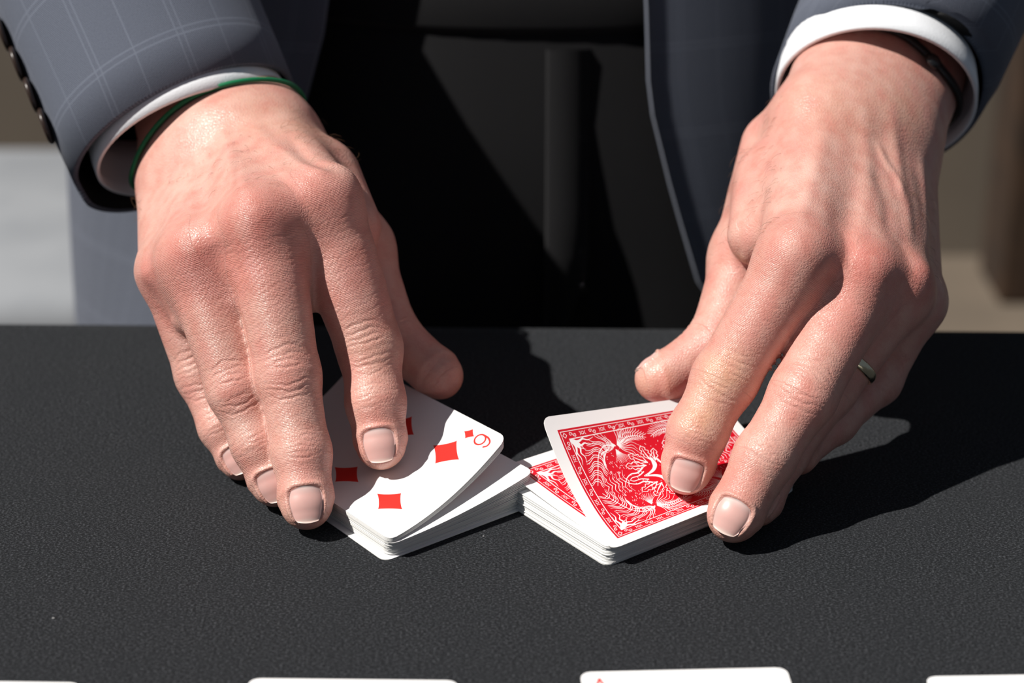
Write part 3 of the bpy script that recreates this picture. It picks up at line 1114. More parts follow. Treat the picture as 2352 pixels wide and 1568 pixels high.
def build_hand(spec, roll, vox=1.48):
    H = Hand(spec, roll)
    lo, hi = H.bounds()
    lo = np.maximum(lo, spec.get('clip_lo', lo)); hi = np.minimum(hi, spec.get('clip_hi', hi))
    V, Q = surface_nets(H.sdf, lo, hi, vox)
    V = relax(V, Q, 1)
    V, Q = subdivide(V, Q)
    for _ in range(2):
        V = relax(V, Q, 1, 0.4)
        g_ = H.grad(V)
        V = V - g_ * np.clip(H.sdf(V), -1.5, 1.5)[:, None]
    V, Q = subdivide(V, Q)
    V = relax(V, Q, 2, 0.5)
    # the clefts where two fingers touch are eased so that they stay clean lines
    N = vnormals(V, Q)
    cav = ((relax(V, Q, 1, 1.0) - V) * N).sum(1)
    m = np.clip((cav - 0.012) / 0.03, 0, 1).astype(np.float32)
    m3 = np.repeat(m[:, None], 3, 1)
    for _ in range(6): m3 = np.maximum(m3 * 0.9, relax(m3, Q, 1, 0.6))
    w_ = np.clip(m3[:, :1] * 1.5, 0, 1)
    for _ in range(14): V = V + (relax(V, Q, 1, 0.6) - V) * w_
    N = vnormals(V, Q)
    D = np.zeros(len(V), np.float32)
    tone = np.tile(SKIN_BASE, (len(V), 1)).astype(np.float32)
    along = np.zeros(len(V), np.float32)
    wrk = np.zeros(len(V), np.float32)
    best = H.palm_d(V) + 2.0
    which = np.full(len(V), -1)
    names = list(H.fingers)
    for fi, n in enumerate(names):
        F = H.fingers[n]
        dd = np.full(len(V), 1e9, np.float32); al = np.zeros(len(V), np.float32)
        for (a, b_, ra, rb, c), L0 in zip(F['segs'], F['L']):
            e, t = seg_d(V, a, b_, ra, rb, c)
            ln = np.linalg.norm(b_ - a)
            raw = ((V - a) @ (b_ - a)) / (ln * ln)
            m = e < dd
            dd[m] = e[m]
            al[m] = (L0 + np.where((L0 == 0), np.minimum(raw, 1), t) * ln)[m]
        m = dd < best
        best[m] = dd[m]; which[m] = fi; along[m] = al[m]
    # ---- finger detail
    for fi, n in enumerate(names):
        F = H.fingers[n]
        idx = np.where(which == fi)[0]
        if len(idx) == 0: continue
        P = V[idx]
        J, L = F['J'], F['L']
        sp = F['spec']
        rel = N[idx] @ F['nrm'].astype(np.float32)
        wrk[idx] = np.clip(rel * 1.2 + 0.5, 0.1, 1.0)
        rng = np.random.default_rng(sum(map(ord, n)))
        for ji, (depth, span, offs) in sp.get('creases', {}).items():
            ax_ = unit(J[ji + 1] - J[ji - 1])
            tw = unit(CAM - J[ji]) if 'tow' not in sp else sp['tow']
            nr = unit(F['nrm'] - ax_ * (F['nrm'] @ ax_))
            sd_ = np.cross(ax_, nr)
            q = P - J[ji]
            v = q @ ax_.astype(np.float32); u = q @ sd_.astype(np.float32); w = q @ nr.astype(np.float32)
            face = np.clip((w / np.sqrt(u * u + w * w + 1e-6) - 0.05) * 2.0, 0, 1)
            near = np.exp(-(v / 15.0) ** 2) * face
            dsum = 0.35 * sp.get('bulge', 1.0) * np.exp(-((v) / 6.0) ** 2) * np.clip(w / np.sqrt(u * u + w * w + 1e-6), 0, 1) ** 2
            for o_ in offs:
                ph = rng.uniform(0, 6, 3)
                wob = 0.40 * np.sin(u * 0.55 + ph[0]) + 0.16 * np.sin(u * 1.5 + ph[1]) + 0.06 * np.sin(u * 4.1 + ph[2])
                line = o_ * (1.0 - 0.45 * np.minimum(1.3, (u / span) ** 2)) + wob
                dep = depth * rng.uniform(0.6, 1.15) * np.clip(1.25 - np.abs(u) / (span * rng.uniform(0.8, 1.15)), 0, 1)
                wid = 0.50 + 0.15 * rng.random()
                dsum = dsum - dep * np.exp(-((v - line) / wid) ** 2) + 0.45 * dep * np.exp(-((v - line) / (wid * 2.4)) ** 2)
            D[idx] += dsum * np.clip(near * 1.6, 0, 1)
            wrk[idx] *= 1 - 0.35 * near
        # long fine folds all along the back of the finger
        fine = np.zeros(len(idx), np.float32)
        for k in range(int(L[-1] / 2.6)):
            o_ = 6 + k * 2.6 + rng.uniform(-.7, .7)
            ph = rng.uniform(0, 6, 2)
            u = P @ F['side'].astype(np.float32)
            u = u - u.mean()
            c_ = along[idx] - o_ - 0.5 * np.sin(u * 0.7 + ph[0]) - .25 * np.sin(u * 1.7 + ph[1])
            fine -= rng.uniform(0.02, 0.075) * np.exp(-(c_ / 0.42) ** 2)
        D[idx] += fine * np.clip(rel * 1.5 + .4, 0, 1) * (along[idx] < L[-2] - 9)
        # nail bed
        nl = sp.get('nail')
        if nl:
            T = J[-1]; q = P - T
            v = q @ F['axis'].astype(np.float32); u = q @ F['side'].astype(np.float32); w = q @ F['nrm'].astype(np.float32)
            phi = np.arctan2(u, w) * F['r'][-1]
            hw, v0, v1 = nl
            s = np.maximum(np.abs(phi) / hw, np.abs(v - (v0 + v1) / 2) / ((v1 - v0) / 2))
            k4 = (np.abs(phi / hw) ** 4 + np.abs((v - (v0 + v1) / 2) / ((v1 - v0) / 2)) ** 4) ** 0.25
            top = (w > -1)
            outm = np.exp(-((k4 - 1.14) / 0.13) ** 2) * 0.55 * np.where(v > v1 - 1.5, 0.1, 1.0)
            inm = np.clip((1.04 - k4) / 0.10, 0, 1) * 0.45
            fade = np.clip((k4 - 2.2) / -0.6, 0, 1)
            D[idx] = np.where(top, D[idx] * (1 - 0.8 * np.clip(1.6 - k4, 0, 1)) + outm - inm, D[idx])
            rim = np.exp(-((k4 - 1.12) / 0.16) ** 2) * top
            tone[idx] += (np.array(TONES['pale']) - tone[idx]) * (rim * 0.45)[:, None]
            wrk[idx] *= 1 - 0.7 * np.clip(1.8 - k4, 0, 1) * top
        # fingertip flesh warmer
        tipw = np.clip((along[idx] - (L[-2] - 4)) / 9, 0, 1) * np.clip(0.7 - rel, 0, 1)
        tone[idx] += (np.array(TONES['orange']) - tone[idx]) * (tipw * 0.55)[:, None]
    # ---- sculpt marks, placed on the surface
    for mk in spec.get('marks', []):
        kind = mk[0]
        if kind in ('bump', 'tone'):
            c = H.cast([mk[1]])[0]
            m = np.where((np.abs(V - c) < mk[2] * 3).all(1))[0]
            if len(m) == 0: continue
            g_ = np.exp(-((V[m] - c) ** 2).sum(1) / mk[2] ** 2)
            if kind == 'bump': D[m] += mk[3] * g_
            else: tone[m] += (np.array(TONES[mk[3]]) - tone[m]) * np.minimum(1, g_ * mk[4])[:, None]
        else:
            pts = H.cast(catmull(mk[1], 12) if len(mk[1]) > 2 else mk[1])
            d, fade = poly_dist(V, pts)
            g_ = np.exp(-(d / mk[2]) ** 2) * fade
            if kind == 'ridge': D += mk[3] * g_
            elif kind == 'line': tone += (np.array(TONES[mk[3]]) - tone) * np.minimum(1, g_ * mk[4])[:, None]
    # broad mottling so that the skin is not one flat tone
    mott = sum(np.sin(V @ RNG.normal(size=3).astype(np.float32) * s + RNG.uniform(0, 6)) for s in (0.12, 0.2, 0.33, 0.5)) / 4
    tone += (np.array(TONES['pink']) - tone) * (np.clip(mott, 0, 1) * 0.6)[:, None]
    tone += (np.array(TONES['pale']) - tone) * (np.clip(-mott, 0, 1) * 0.45)[:, None]
    V = V + N * (D * (1 - w_[:, 0]))[:, None]
    return H, V, Q, tone, along, wrk, which


def nail_mesh(H, F, hw, v0, v1):
    nu, nv = 17, 17
    T, ax_, nr, sd_ = F['J'][-1], F['axis'], F['nrm'], F['side']
    r = F['r'][-1]
    top, uv, tone = [], [], []

    def surf(v):
        q = np.linspace(r * 0.4, r * 1.5, 60)
        d = H.finger_d(F, (T + ax_ * v + nr * q[:, None]).astype(np.float32))
        return float(np.interp(0, d, q))
    rs0 = surf(v0 + 2.0)
    us, vs_ = np.linspace(-1, 1, nu), np.linspace(-1, 1, nv)
    for j, b_ in enumerate(vs_):
        for i, a in enumerate(us):
            # square grid to a rounded plate
            x = a * math.sqrt(max(0, 1 - 0.42 * b_ ** 4))
            y = b_ * math.sqrt(max(0, 1 - (0.30 if b_ < 0 else 0.22) * a ** 2))
            v = (v0 + v1) / 2 + y * (v1 - v0) / 2
            phi = x * hw / r
            rad = max(surf(v), rs0 - 0.03 * max(0, v - 1) ** 2 - 0.4)
            rr = rad + 0.06 - 0.40 * abs(x) ** 5
            # a flatter arch than the finger itself
            p = T + ax_ * v + (nr * (math.cos(phi) * 0.90 + 0.10) + sd_ * math.sin(phi)) * rr
            top.append(p)
            t = (y + 1) / 2
            c = np.array([0.66, 0.39, 0.355])
            c = c + (np.array([0.76, 0.60, 0.57]) - c) * max(0, 1 - t / 0.22) * (1 - 0.5 * abs(x))
            c = c + (np.array([0.78, 0.63, 0.56]) - c) * max(0, min(1, (t - 0.86) / 0.08)) * 0.75
            tone.append(c)
    top = np.array(top)
    q = grid_quads(nv, nu)
    n = np.cross(top[q[:, 1]] - top[q[:, 0]], top[q[:, 3]] - top[q[:, 0]]).sum(0)
    fl = n @ nr < 0
    qt = q[:, ::-1] if fl else q
    cen = T + ax_ * (v0 + v1) / 2
    bot = top - (nr * 0.55)
    N = len(top)
    rim = list(range(nu)) + [j * nu + nu - 1 for j in range(1, nv)] + [(nv - 1) * nu + i for i in range(nu - 2, -1, -1)] + [j * nu for j in range(nv - 2, 0, -1)]
    rq = np.array([(rim[i], rim[(i + 1) % len(rim)], rim[(i + 1) % len(rim)] + N, rim[i] + N) for i in range(len(rim))], np.int32)
    if not fl: rq = rq[:, ::-1]
    me = mesh_np('fingernail', np.vstack([top, bot]), np.vstack([qt, qt[:, ::-1] + N, rq]))
    col = np.ones((2 * N, 4), np.float32); col[:, :3] = np.array(tone + tone)
    at_ = me.attributes.new('tone', 'FLOAT_COLOR', 'POINT')
    at_.data.foreach_set('color', col.ravel())
    return me


CRB = (0.27, 9.5, (-9.6, -6.8, -4.4, -2.4, 3.6, 6.0, 8.8))
CRS = (0.17, 8.0, (-4.6, -2.6, -0.8, 1.0, 2.8))
LEFT = dict(
    lean=24.0,
    kpalm=10.0,
    palm=[((600, 318, 735, 17), (740, 470, 677, 12.8)),
          ((545, 343, 738, 17), (598, 518, 667, 12.8)),
          ((490, 373, 742, 16), (450, 594, 677, 11.8)),
          ((408, 420, 746, 15), (390, 622, 697, 10.9)),
          ((650, 340, 742, 16), (820, 570, 725, 12.3)),
          ((745, 405, 722, 13), (805, 520, 702, 11)),
          ((664, 520, 676, 12.0), (704, 672, 680, 7.2)),
          ((522, 560, 673, 10.5), (552, 678, 673, 7.0)),
          ((424, 620, 687, 11.0), (442, 722, 685, 7.5)),
          ((598, 318, 733, 18.2), (458, 40, 803, 14.5)),
          ((450, 385, 737, 19), (362, 120, 800, 14.5)),
          ((520, 340, 731, 20.5), (412, 80, 803, 16))],
    fingers=dict(
        thumb=dict(pts=[(820, 570, 725), (893, 768, 728), (1004, 858, 732.6)], r=(12.5, 10.8, 8.8), c=(0.2, 0.1), kbase=8, reach=26,
                   creases={1: (0.3, 8.0, (-4, -2, 0, 2, 4))}),
        index=dict(pts=[(740, 470, 677), (849, 800, 682), (863, 925, 691.5), (874, 1012, 699)], r=(12.8, 10.9, 10.1, 8.9), c=(-0.9, 0.3, 0.1),
                   creases={1: CRB, 2: CRS}, nail=(6.0, -3.2, 8.6), roll=4, kbase=7, reach=24),
        middle=dict(pts=[(602, 518, 667), (662, 862, 665), (693, 1040, 676.5), (703, 1147, 681.5)], r=(12.8, 10.6, 9.8, 9.1), c=(-0.1, 0.3, 0.1),
                    creases={1: CRB, 2: CRS}, nail=(6.2, -3.0, 9.4), roll=0, kbase=7, reach=24),
        ring=dict(pts=[(450, 594, 677), (545, 893, 674), (594, 1018, 688), (628, 1100, 697)], r=(12.0, 10.1, 9.2, 8.5), c=(-0.1, 0.25, 0.1),
                  creases={1: CRB, 2: CRS}, nail=(5.8, -3.4, 8.2), roll=4, kbase=7, reach=24),
        pinky=dict(pts=[(390, 622, 697), (462, 862, 699), (510, 980, 710), (547, 1050, 717)], r=(10.8, 8.7, 8.0, 7.2), c=(0.0, 0.2, 0.1),
                   creases={1: CRB, 2: CRS}, nail=(5.0, -3.2, 7.0), roll=4, kbase=6, reach=20)),
    marks=[
        # knuckles
        ('bump', (700, 440), 9, 1.5), ('bump', (578, 478), 7.5, 1.3), ('bump', (440, 555), 8, 1.6), ('bump', (340, 625), 6, 1.6),
        ('bump', (790, 400), 7, 1.2),
        ('bump', (655, 545), 7, -0.8), ('bump', (518, 575), 6, -1.2), 
        # tendons
        ('ridge', [(570, 470), (545, 400), (520, 330), (505, 280)], 3.0, 0.9),
        ('ridge', [(690, 440), (640, 380), (600, 320), (570, 260)], 3.4, 0.7),
        ('ridge', [(440, 555), (440, 470), (440, 400), (440, 350)], 2.8, 0.6),
        ('ridge', [(650, 300), (700, 360), (750, 390), (800, 400)], 2.6, -1.1),
        ('ridge', [(600, 300), (660, 360), (720, 395), (770, 410)], 2.4, 0.7),
        ('ridge', [(535, 360), (545, 400), (535, 440)], 1.6, -0.5),
        ('ridge', [(470, 460), (500, 430), (520, 420)], 1.5, 0.5),
        # colour
        ('tone', (580, 500), 13, 'red', 0.75), ('tone', (720, 460), 12, 'red', 0.45), ('tone', (440, 575), 12, 'red', 0.65), ('tone', (345, 630), 9, 'red', 0.6),
        ('tone', (650, 860), 9, 'red', 0.35), ('tone', (845, 800), 9, 'tan', 0.4), ('tone', (535, 900), 8, 'red', 0.35), ('tone', (570, 620), 14, 'red', 0.45), ('tone', (450, 660), 13, 'red', 0.4),
        ('tone', (700, 1090), 8, 'red', 0.45), ('tone', (870, 960), 8, 'red', 0.35), ('tone', (800, 560), 14, 'red', 0.35), ('tone', (370, 720), 10, 'red', 0.5),
        ('tone', (700, 290), 18, 'tan', 0.7), ('tone', (560, 270), 18, 'tan', 0.5), ('tone', (460, 330), 18, 'pale', 0.6), ('tone', (420, 440), 18, 'pale', 0.6), ('tone', (800, 650), 12, 'pink', 0.6),
        ('line', [(640, 300), (700, 360), (760, 395), (810, 405)], 2.2, 'vein', 0.5),
        ('line', [(535, 340), (545, 400), (535, 450)], 1.8, 'vein', 0.4),
        ('tone', (638, 433), 0.55, 'dark', 1.0),
    ])
RIGHT = dict(
    lean=24.0,
    kpalm=10.0,
    palm=[((1885, 292, 727, 17), (1830, 596, 662, 12.8)),
          ((1945, 305, 733, 18), (1980, 640, 671, 12.8)),
          ((2005, 320, 736, 17), (2058, 668, 682, 11.8)),
          ((2050, 342, 740, 15.5), (2096, 692, 703, 10.7)),
          ((1795, 345, 742, 15.5), (1712, 590, 724, 12.0)),
          ((1770, 415, 718, 13), (1742, 540, 700, 11)),
          ((1905, 635, 672, 11.5), (1842, 728, 670, 7.5)),
          ((2022, 665, 682, 10.0), (1960, 760, 680, 6.5)),
          ((2085, 690, 697, 9.0), (2035, 775, 698, 6.0)),
          ((1895, 285, 724, 18.5), (1985, 40, 790, 20)),
          ((2045, 325, 734, 17.5), (2140, 90, 794, 19)),
          ((1970, 300, 728, 19.5), (2065, 60, 791, 21))],
    fingers=dict(
        thumb=dict(pts=[(1712, 590, 724), (1648, 790, 721), (1522, 868, 728.5)], r=(12.0, 10.6, 8.8), c=(0.2, 0.1), kbase=8, reach=26,
                   creases={1: (0.3, 8.0, (-4, -2, 0, 2, 4))}, nail=(5.5, -3.0, 7.0), roll=100),
        index=dict(pts=[(1830, 596, 662), (1665, 870, 664), (1602, 992, 676), (1580, 1068, 687)], r=(12.8, 10.9, 9.9, 8.8), c=(0.25, 0.3, 0.1),
                   creases={1: CRB, 2: CRS}, nail=(5.8, -3.6, 8.0), roll=-2, kbase=7, reach=24),
        middle=dict(pts=[(1980, 640, 671), (1844, 908, 656), (1756, 1050, 664), (1690, 1176, 672.5)], r=(12.8, 11.0, 10.1, 9.2), c=(-0.1, 0.3, 0.1),
                    creases={1: CRB, 2: CRS}, nail=(6.2, -3.0, 9.2), roll=6, kbase=7, reach=24),
        ring=dict(pts=[(2058, 668, 682), (1896, 893, 677), (1793, 1040, 680), (1742, 1150, 684)], r=(12.0, 10.1, 9.0, 7.9), c=(-0.1, 0.25, 0.1),
                  creases={1: CRB, 2: CRS}, nail=(5.4, -3.4, 8.0), roll=2, kbase=7, reach=24),
        pinky=dict(pts=[(2096, 692, 703), (2012, 872, 704), (1915, 966, 703), (1828, 1040, 699)], r=(10.7, 8.8, 8.0, 7.2), c=(0.0, 0.2, 0.1),
                   creases={1: CRB, 2: CRS}, nail=(5.0, -3.8, 6.2), roll=16, kbase=6, reach=20)),
    marks=[
        ('bump', (1820, 565), 9, 1.6), ('bump', (1985, 610), 9, 1.9), ('bump', (2110, 630), 7, 2.2),
        ('bump', (1910, 640), 6.5, -1.6), ('bump', (2055, 670), 6, -1.4),
        ('ridge', [(1960, 590), (1985, 480), (1990, 380), (1980, 200)], 3.8, 0.7),
        ('ridge', [(2090, 600), (2080, 480), (2060, 380), (2040, 220)], 3.2, 0.75),
        ('ridge', [(2040, 560), (2035, 460), (2000, 380)], 3.2, -0.7),
        ('ridge', [(1820, 560), (1850, 460), (1880, 360), (1900, 280)], 3.2, 0.5),
        ('ridge', [(2130, 600), (2125, 480), (2110, 330)], 3.0, 0.6),
        ('ridge', [(2010, 320), (2030, 370), (2060, 420), (2070, 470)], 1.8, 0.6),
        ('ridge', [(1702, 500), (1697, 550), (1703, 600)], 1.7, -0.7),
        ('tone', (1800, 580), 13, 'red', 0.5), ('tone', (1990, 610), 13, 'red', 0.7), ('tone', (2110, 640), 10, 'red', 0.7), ('tone', (1900, 520), 16, 'red', 0.3),
        ('tone', (1660, 860), 9, 'yellow', 0.45), ('tone', (1840, 930), 9, 'red', 0.35), ('tone', (1760, 720), 13, 'red', 0.4), ('tone', (1950, 740), 12, 'red', 0.4),
        ('tone', (1690, 1110), 8, 'red', 0.5), ('tone', (1590, 1040), 7, 'red', 0.35), ('tone', (1610, 960), 7, 'yellow', 0.5),
        ('tone', (1900, 260), 20, 'tan', 0.6), ('tone', (1800, 330), 18, 'pink', 0.5), ('tone', (1850, 420), 16, 'pale', 0.5), ('tone', (2080, 250), 14, 'tan', 0.6),
        ('tone', (1705, 600), 4, 'yellow', 0.7),
        ('line', [(2045, 560), (2040, 460), (2005, 380)], 2.0, 'vein', 0.5),
        ('line', [(2110, 480), (2100, 420), (2090, 380)], 2.0, 'vein', 0.4),
    ])


# ------------------------------------------------------------------ the person: hands, suit, shirt
def tube(name, rings, thick=1.2, uvw=None, close=True):
    """sheet through rings (list of closed outlines), given thickness inwards"""
    rings = [np.asarray(r, float) for r in rings]
    nr, npt = len(rings), len(rings[0])
    V = np.vstack(rings)
    cen = np.array([r.mean(0) for r in rings])
    inn = []
    for r, c in zip(rings, cen):
        d = r - c
        inn.append(r - d / np.linalg.norm(d, axis=1)[:, None] * thick)
    I = np.vstack(inn)
    q = grid_quads(nr, npt, close_v=close)
    n0 = len(V)
    a = V[q[:, 0]]; nn = np.cross(V[q[:, 1]] - a, V[q[:, 3]] - a)
    outw = (nn * (a - np.repeat(cen, npt, 0)[q[:, 0]])).sum() > 0
    qo = q if outw else q[:, ::-1]
    qi = q[:, ::-1] + n0 if outw else q + n0
    caps = []
    for e in (0, nr - 1):
        for j in range(npt):
            k = (j + 1) % npt
            caps.append((e * npt + j, e * npt + k, n0 + e * npt + k, n0 + e * npt + j))
    caps = np.array(caps, np.int32)
    half = len(caps) // 2
    if outw: caps[:half] = caps[:half]; caps[half:] = caps[half:][:, ::-1]
    else: caps[:half] = caps[:half][:, ::-1]
    # lengths for the cloth pattern
    u = np.zeros((nr, npt)); w = np.zeros((nr, npt))
    for i in range(nr):
        seg = np.linalg.norm(np.diff(rings[i], axis=0), axis=1)
        u[i, 1:] = np.cumsum(seg)
    for i in range(1, nr):
        w[i] = w[i - 1] + np.linalg.norm(rings[i] - rings[i - 1], axis=1)
    u[:] = u[0] if uvw is None else u
    uv = np.column_stack([u.ravel(), w.ravel()])
    me = mesh_np(name, np.vstack([V, I]), np.vstack([qo, qi, caps]), np.vstack([uv, uv]))
    mi = np.zeros(len(qo) + len(qi) + len(caps), np.int32)
    mi[len(qo):len(qo) + len(qi)] = 1
    me.polygons.foreach_set('material_index', mi)
    return me


def ring_pts(c, ax, up, a, b_, n=64, fn=None):
    """ellipse about c normal to ax; up fixes the direction of the b axis"""
    ax = unit(ax)
    e2 = unit(np.asarray(up) - ax * (np.asarray(up) @ ax))
    e1 = np.cross(e2, ax)
    out = []
    for k in range(n):
        t = 2 * PI * k / n
        s = 1.0 + (fn(t) if fn else 0)
        out.append(np.asarray(c) + e1 * a * math.cos(t) * s + e2 * b_ * math.sin(t) * s)
    return np.array(out)


person = empty('person', (0, 330, GZ))
tag(person, 'person in a grey check suit, hands riffling cards over the black cloth', 'person')


def body_mesh():
    parts = []
    for spec in (LEFT, RIGHT):
        parts.append(build_hand(spec, 0))
    V, Q, T, A, W = [], [], [], [], []
    off = 0
    for H, v, q, t, a, w, wh in parts:
        V.append(v); Q.append(q + off); T.append(t); A.append(a); W.append(w); off += len(v)
    # forearms, arms and trunk inside the clothes, coarse
    pts = dict(el=ELB_L, sl=SH_L, er=ELB_R, sr=SH_R)
    f32 = lambda v: np.asarray(v, np.float32)
    caps = [(f32(at(415, 80, 826)), f32(ELB_L), 20, 32), (f32(ELB_L), f32(SH_L), 34, 48),
            (f32(at(2065, 60, 815)), f32(ELB_R), 20, 32), (f32(ELB_R), f32(SH_R), 34, 48),
            (f32(SH_L), f32(SH_R), 55, 55), (f32((-60, 375, 380)), f32((-60, 375, 60)), 75, 80), (f32((60, 375, 380)), f32((60, 375, 60)), 75, 80),
            (f32((-75, 375, 40)), f32((-90, 365, -690)), 72, 40), (f32((75, 375, 40)), f32((90, 365, -690)), 72, 40)]

    def sd_(p):
        d = None
        for a, b_, ra, rb in caps:
            e, _ = seg_d(p, a, b_, ra, rb)
            d = e if d is None else smin(d, e, 25.0)
        return d
    P = np.array([c[i] for c in caps for i in (0, 1)])
    v, q = surface_nets(sd_, P.min(0) - 90, P.max(0) + 90, 13.0)
    V.append(v); Q.append(q + off)
    T.append(np.tile(SKIN_BASE, (len(v), 1))); A.append(np.zeros(len(v))); W.append(np.zeros(len(v)))
    V, Q, T, A, W = np.vstack(V), np.vstack(Q), np.vstack(T), np.concatenate(A), np.concatenate(W)
    me = mesh_np('body', V, Q)
    c = np.ones((len(V), 4), np.float32); c[:, :3] = T
    me.attributes.new('tone', 'FLOAT_COLOR', 'POINT').data.foreach_set('color', c.ravel())
    me.attributes.new('along', 'FLOAT', 'POINT').data.foreach_set('value', A.astype(np.float32))
    me.attributes.new('wrinkle', 'FLOAT', 'POINT').data.foreach_set('value', W.astype(np.float32))
    return me, parts


# elbows and shoulders
ELB_L, SH_L = np.array((-262.0, 330.0, 330.0)), np.array((-170.0, 385.0, 560.0))
ELB_R, SH_R = np.array((270.0, 330.0, 330.0)), np.array((190.0, 385.0, 560.0))

me, PARTS = body_mesh()
body = link('body', me, M_SKIN, person)
for H, *_ in PARTS:
    for n, F in H.fingers.items():
        if 'nail' in F['spec']:
            link('fingernail', nail_mesh(H, F, *F['spec']['nail']), M_NAIL, body)

jacket = None


def build_clothes():
    global jacket
    # ---- trousers: waist to ankles, one shell per leg joined at the seat
    def tr_ring(z, a, b_, cx=14.0, cy=372.0, dent=0.0):
        out = []
        for k in range(72):
            t = 2 * PI * k / 72
            x, y = math.cos(t), math.sin(t)
            yy = b_ * y
            if y < 0: yy += dent * math.exp(-(x / 0.25) ** 2)
            out.append((cx + a * math.copysign(abs(x) ** 0.85, x), cy + yy, z))
        return out
    tr = tube('trousers', [tr_ring(z, a, b_, dent=d) for z, a, b_, d in
                           ((150, 148, 113, 0), (110, 154, 117, 0), (60, 164, 124, 0), (10, 176, 127, 4), (-60, 184, 126, 14), (-140, 186, 120, 40))], 2.0)
    trousers = link('trousers', tr, [M_TROUSER, M_LINING], person)
    for sx in (-1, 1):
        rg = [ring_pts((14 + sx * (88 - (z + 140) * 0.0), 372, z), (0, 0, -1), (0, 1, 0), a, b_, 40)
              for z, a, b_ in ((-120, 92, 108), (-250, 86, 96), (-450, 74, 84), (-600, 66, 76), (-735, 60, 72))]
        link('trouser_leg', tube('trouser_leg', rg, 2.0), [M_TROUSER, M_LINING], trousers)
    wb = tube('waistband', [tr_ring(z, a, b_) for z, a, b_ in ((103, 157.0, 119.6), (106, 158.5, 121.0), (131, 155.0, 118.6), (134, 153, 117.0))], 2.0)
    link('waistband', wb, [M_TROUSER, M_LINING], trousers)
    # fly placket: a raised strip down the middle, folded crease to each side
    fly = []
    for z in np.linspace(96, -60, 14):
        y0 = 372 - (127.5 - max(0, z - 10) * 0.095) - 1.5 if z > -20 else 372 - 127.5 + (-20 - z) * 0.1
        w = 19 if z > -10 else 19 * max(0.15, 1 - (-10 - z) / 60)
        fly.append([(15.5, y0 + 2.5, z), (15.5, y0 - 0.5, z), (17, y0 - 1.8, z), (15.5 + w, y0 - 0.9, z), (15.5 + w + 1, y0 + 3, z)])
    fly = np.array(fly)
    V = fly.reshape(-1, 3)
    link('fly', mesh_np('fly', V, grid_quads(len(fly), 5), V[:, [0, 2]]), M_TROUSER, trousers)

    sh = tube('shirt', [tr_ring(z, a, b_, cy=376.0) for z, a, b_ in
                        ((112, 146, 108), (150, 150, 112), (260, 158, 120), (400, 168, 126), (520, 172, 118), (585, 140, 90), (610, 80, 66))], 1.5)
    link('shirt', sh, [M_SHIRT, M_SHIRT], person)

    # ---- jacket: open front, two panels running round to the back
    def panel(name, edge, side):
        """edge: list of (x, z) of the front edge from top to bottom; side -1 image left, +1 image right"""
        zs = np.linspace(edge[0][1], edge[-1][1], 40)
        ex = np.interp(-zs, [-e[1] for e in edge], [e[0] for e in edge])
        rows = []
        for z, x0 in zip(zs, ex):
            a = 216 + 4 * np.clip((150 - z) / 260, -1.2, 1)
            b_ = 142 + 14 * np.clip((150 - z) / 260, -1, 1)
            cx, cy = -13.0, 378.0
            t0 = math.acos(np.clip((x0 - cx) / a, -1, 1))
            row = []
            for k in range(56):
                f = k / 55
                if side < 0: t = t0 + (PI * 1.5 - t0) * f
                else: t = t0 - (t0 + PI / 2) * f
                wob = 3.0 * math.sin(t * 7 + z * 0.01) * min(1, f * 6) * np.clip((120 - z) / 200, 0, 1)
                row.append((cx + (a + wob) * math.cos(t), cy - (b_ + wob) * math.sin(t), z))
            rows.append(row)
        rows = np.array(rows)
        V = rows.reshape(-1, 3)
        inn = rows.copy()
        d = rows - np.array([-13.0, 378.0, 0]) * np.array([1, 1, 0]); d[..., 2] = 0
        inn -= d / np.linalg.norm(d, axis=2)[..., None] * 2.4
        # roll the front edge
        inn[:, 0] = rows[:, 0] * .2 + inn[:, 0] * .8
        I = inn.reshape(-1, 3)
        q = grid_quads(40, 56)
        n0 = len(V)
        flip = side > 0
        qo = q[:, ::-1] if not flip else q
        qi = (q if not flip else q[:, ::-1]) + n0
        edgeq = []
        for i in range(39):
            edgeq.append((i * 56, (i + 1) * 56, (i + 1) * 56 + n0, i * 56 + n0))
        for k in range(55):
            edgeq.append((39 * 56 + k, 39 * 56 + k + 1, 39 * 56 + k + 1 + n0, 39 * 56 + k + n0))
        edgeq = np.array(edgeq, np.int32)
        uv = np.zeros((40, 56, 2))
        uv[:, 1:, 0] = np.cumsum(np.linalg.norm(np.diff(rows[:1], axis=1), axis=2), 1)
        uv[..., 1] = rows[..., 2]
        uv = uv.reshape(-1, 2)
        me = mesh_np(name, np.vstack([V, I]), np.vstack([qo, qi, edgeq]), np.vstack([uv, uv]))
        mi = np.zeros(len(qo) + len(qi) + len(edgeq), np.int32)
        mi[len(qo):len(qo) + len(qi)] = 1
        me.polygons.foreach_set('material_index', mi)
        return me, rows
    pl, rows_l = panel('jacket', [(-30, 560), (-60, 300), (-83, 110), (-98, 60), (-118, 10), (-142, -45), (-168, -95), (-190, -150)], -1)
    jacket = link('jacket', pl, [M_SUIT, M_LINING], person)
    pr, rows_r = panel('jacket_front', [(40, 560), (45, 300), (60, 115), (62, 75), (74, 30), (88, -15), (112, -52), (170, -80)], 1)
    link('jacket_front', pr, [M_SUIT, M_LINING], jacket)

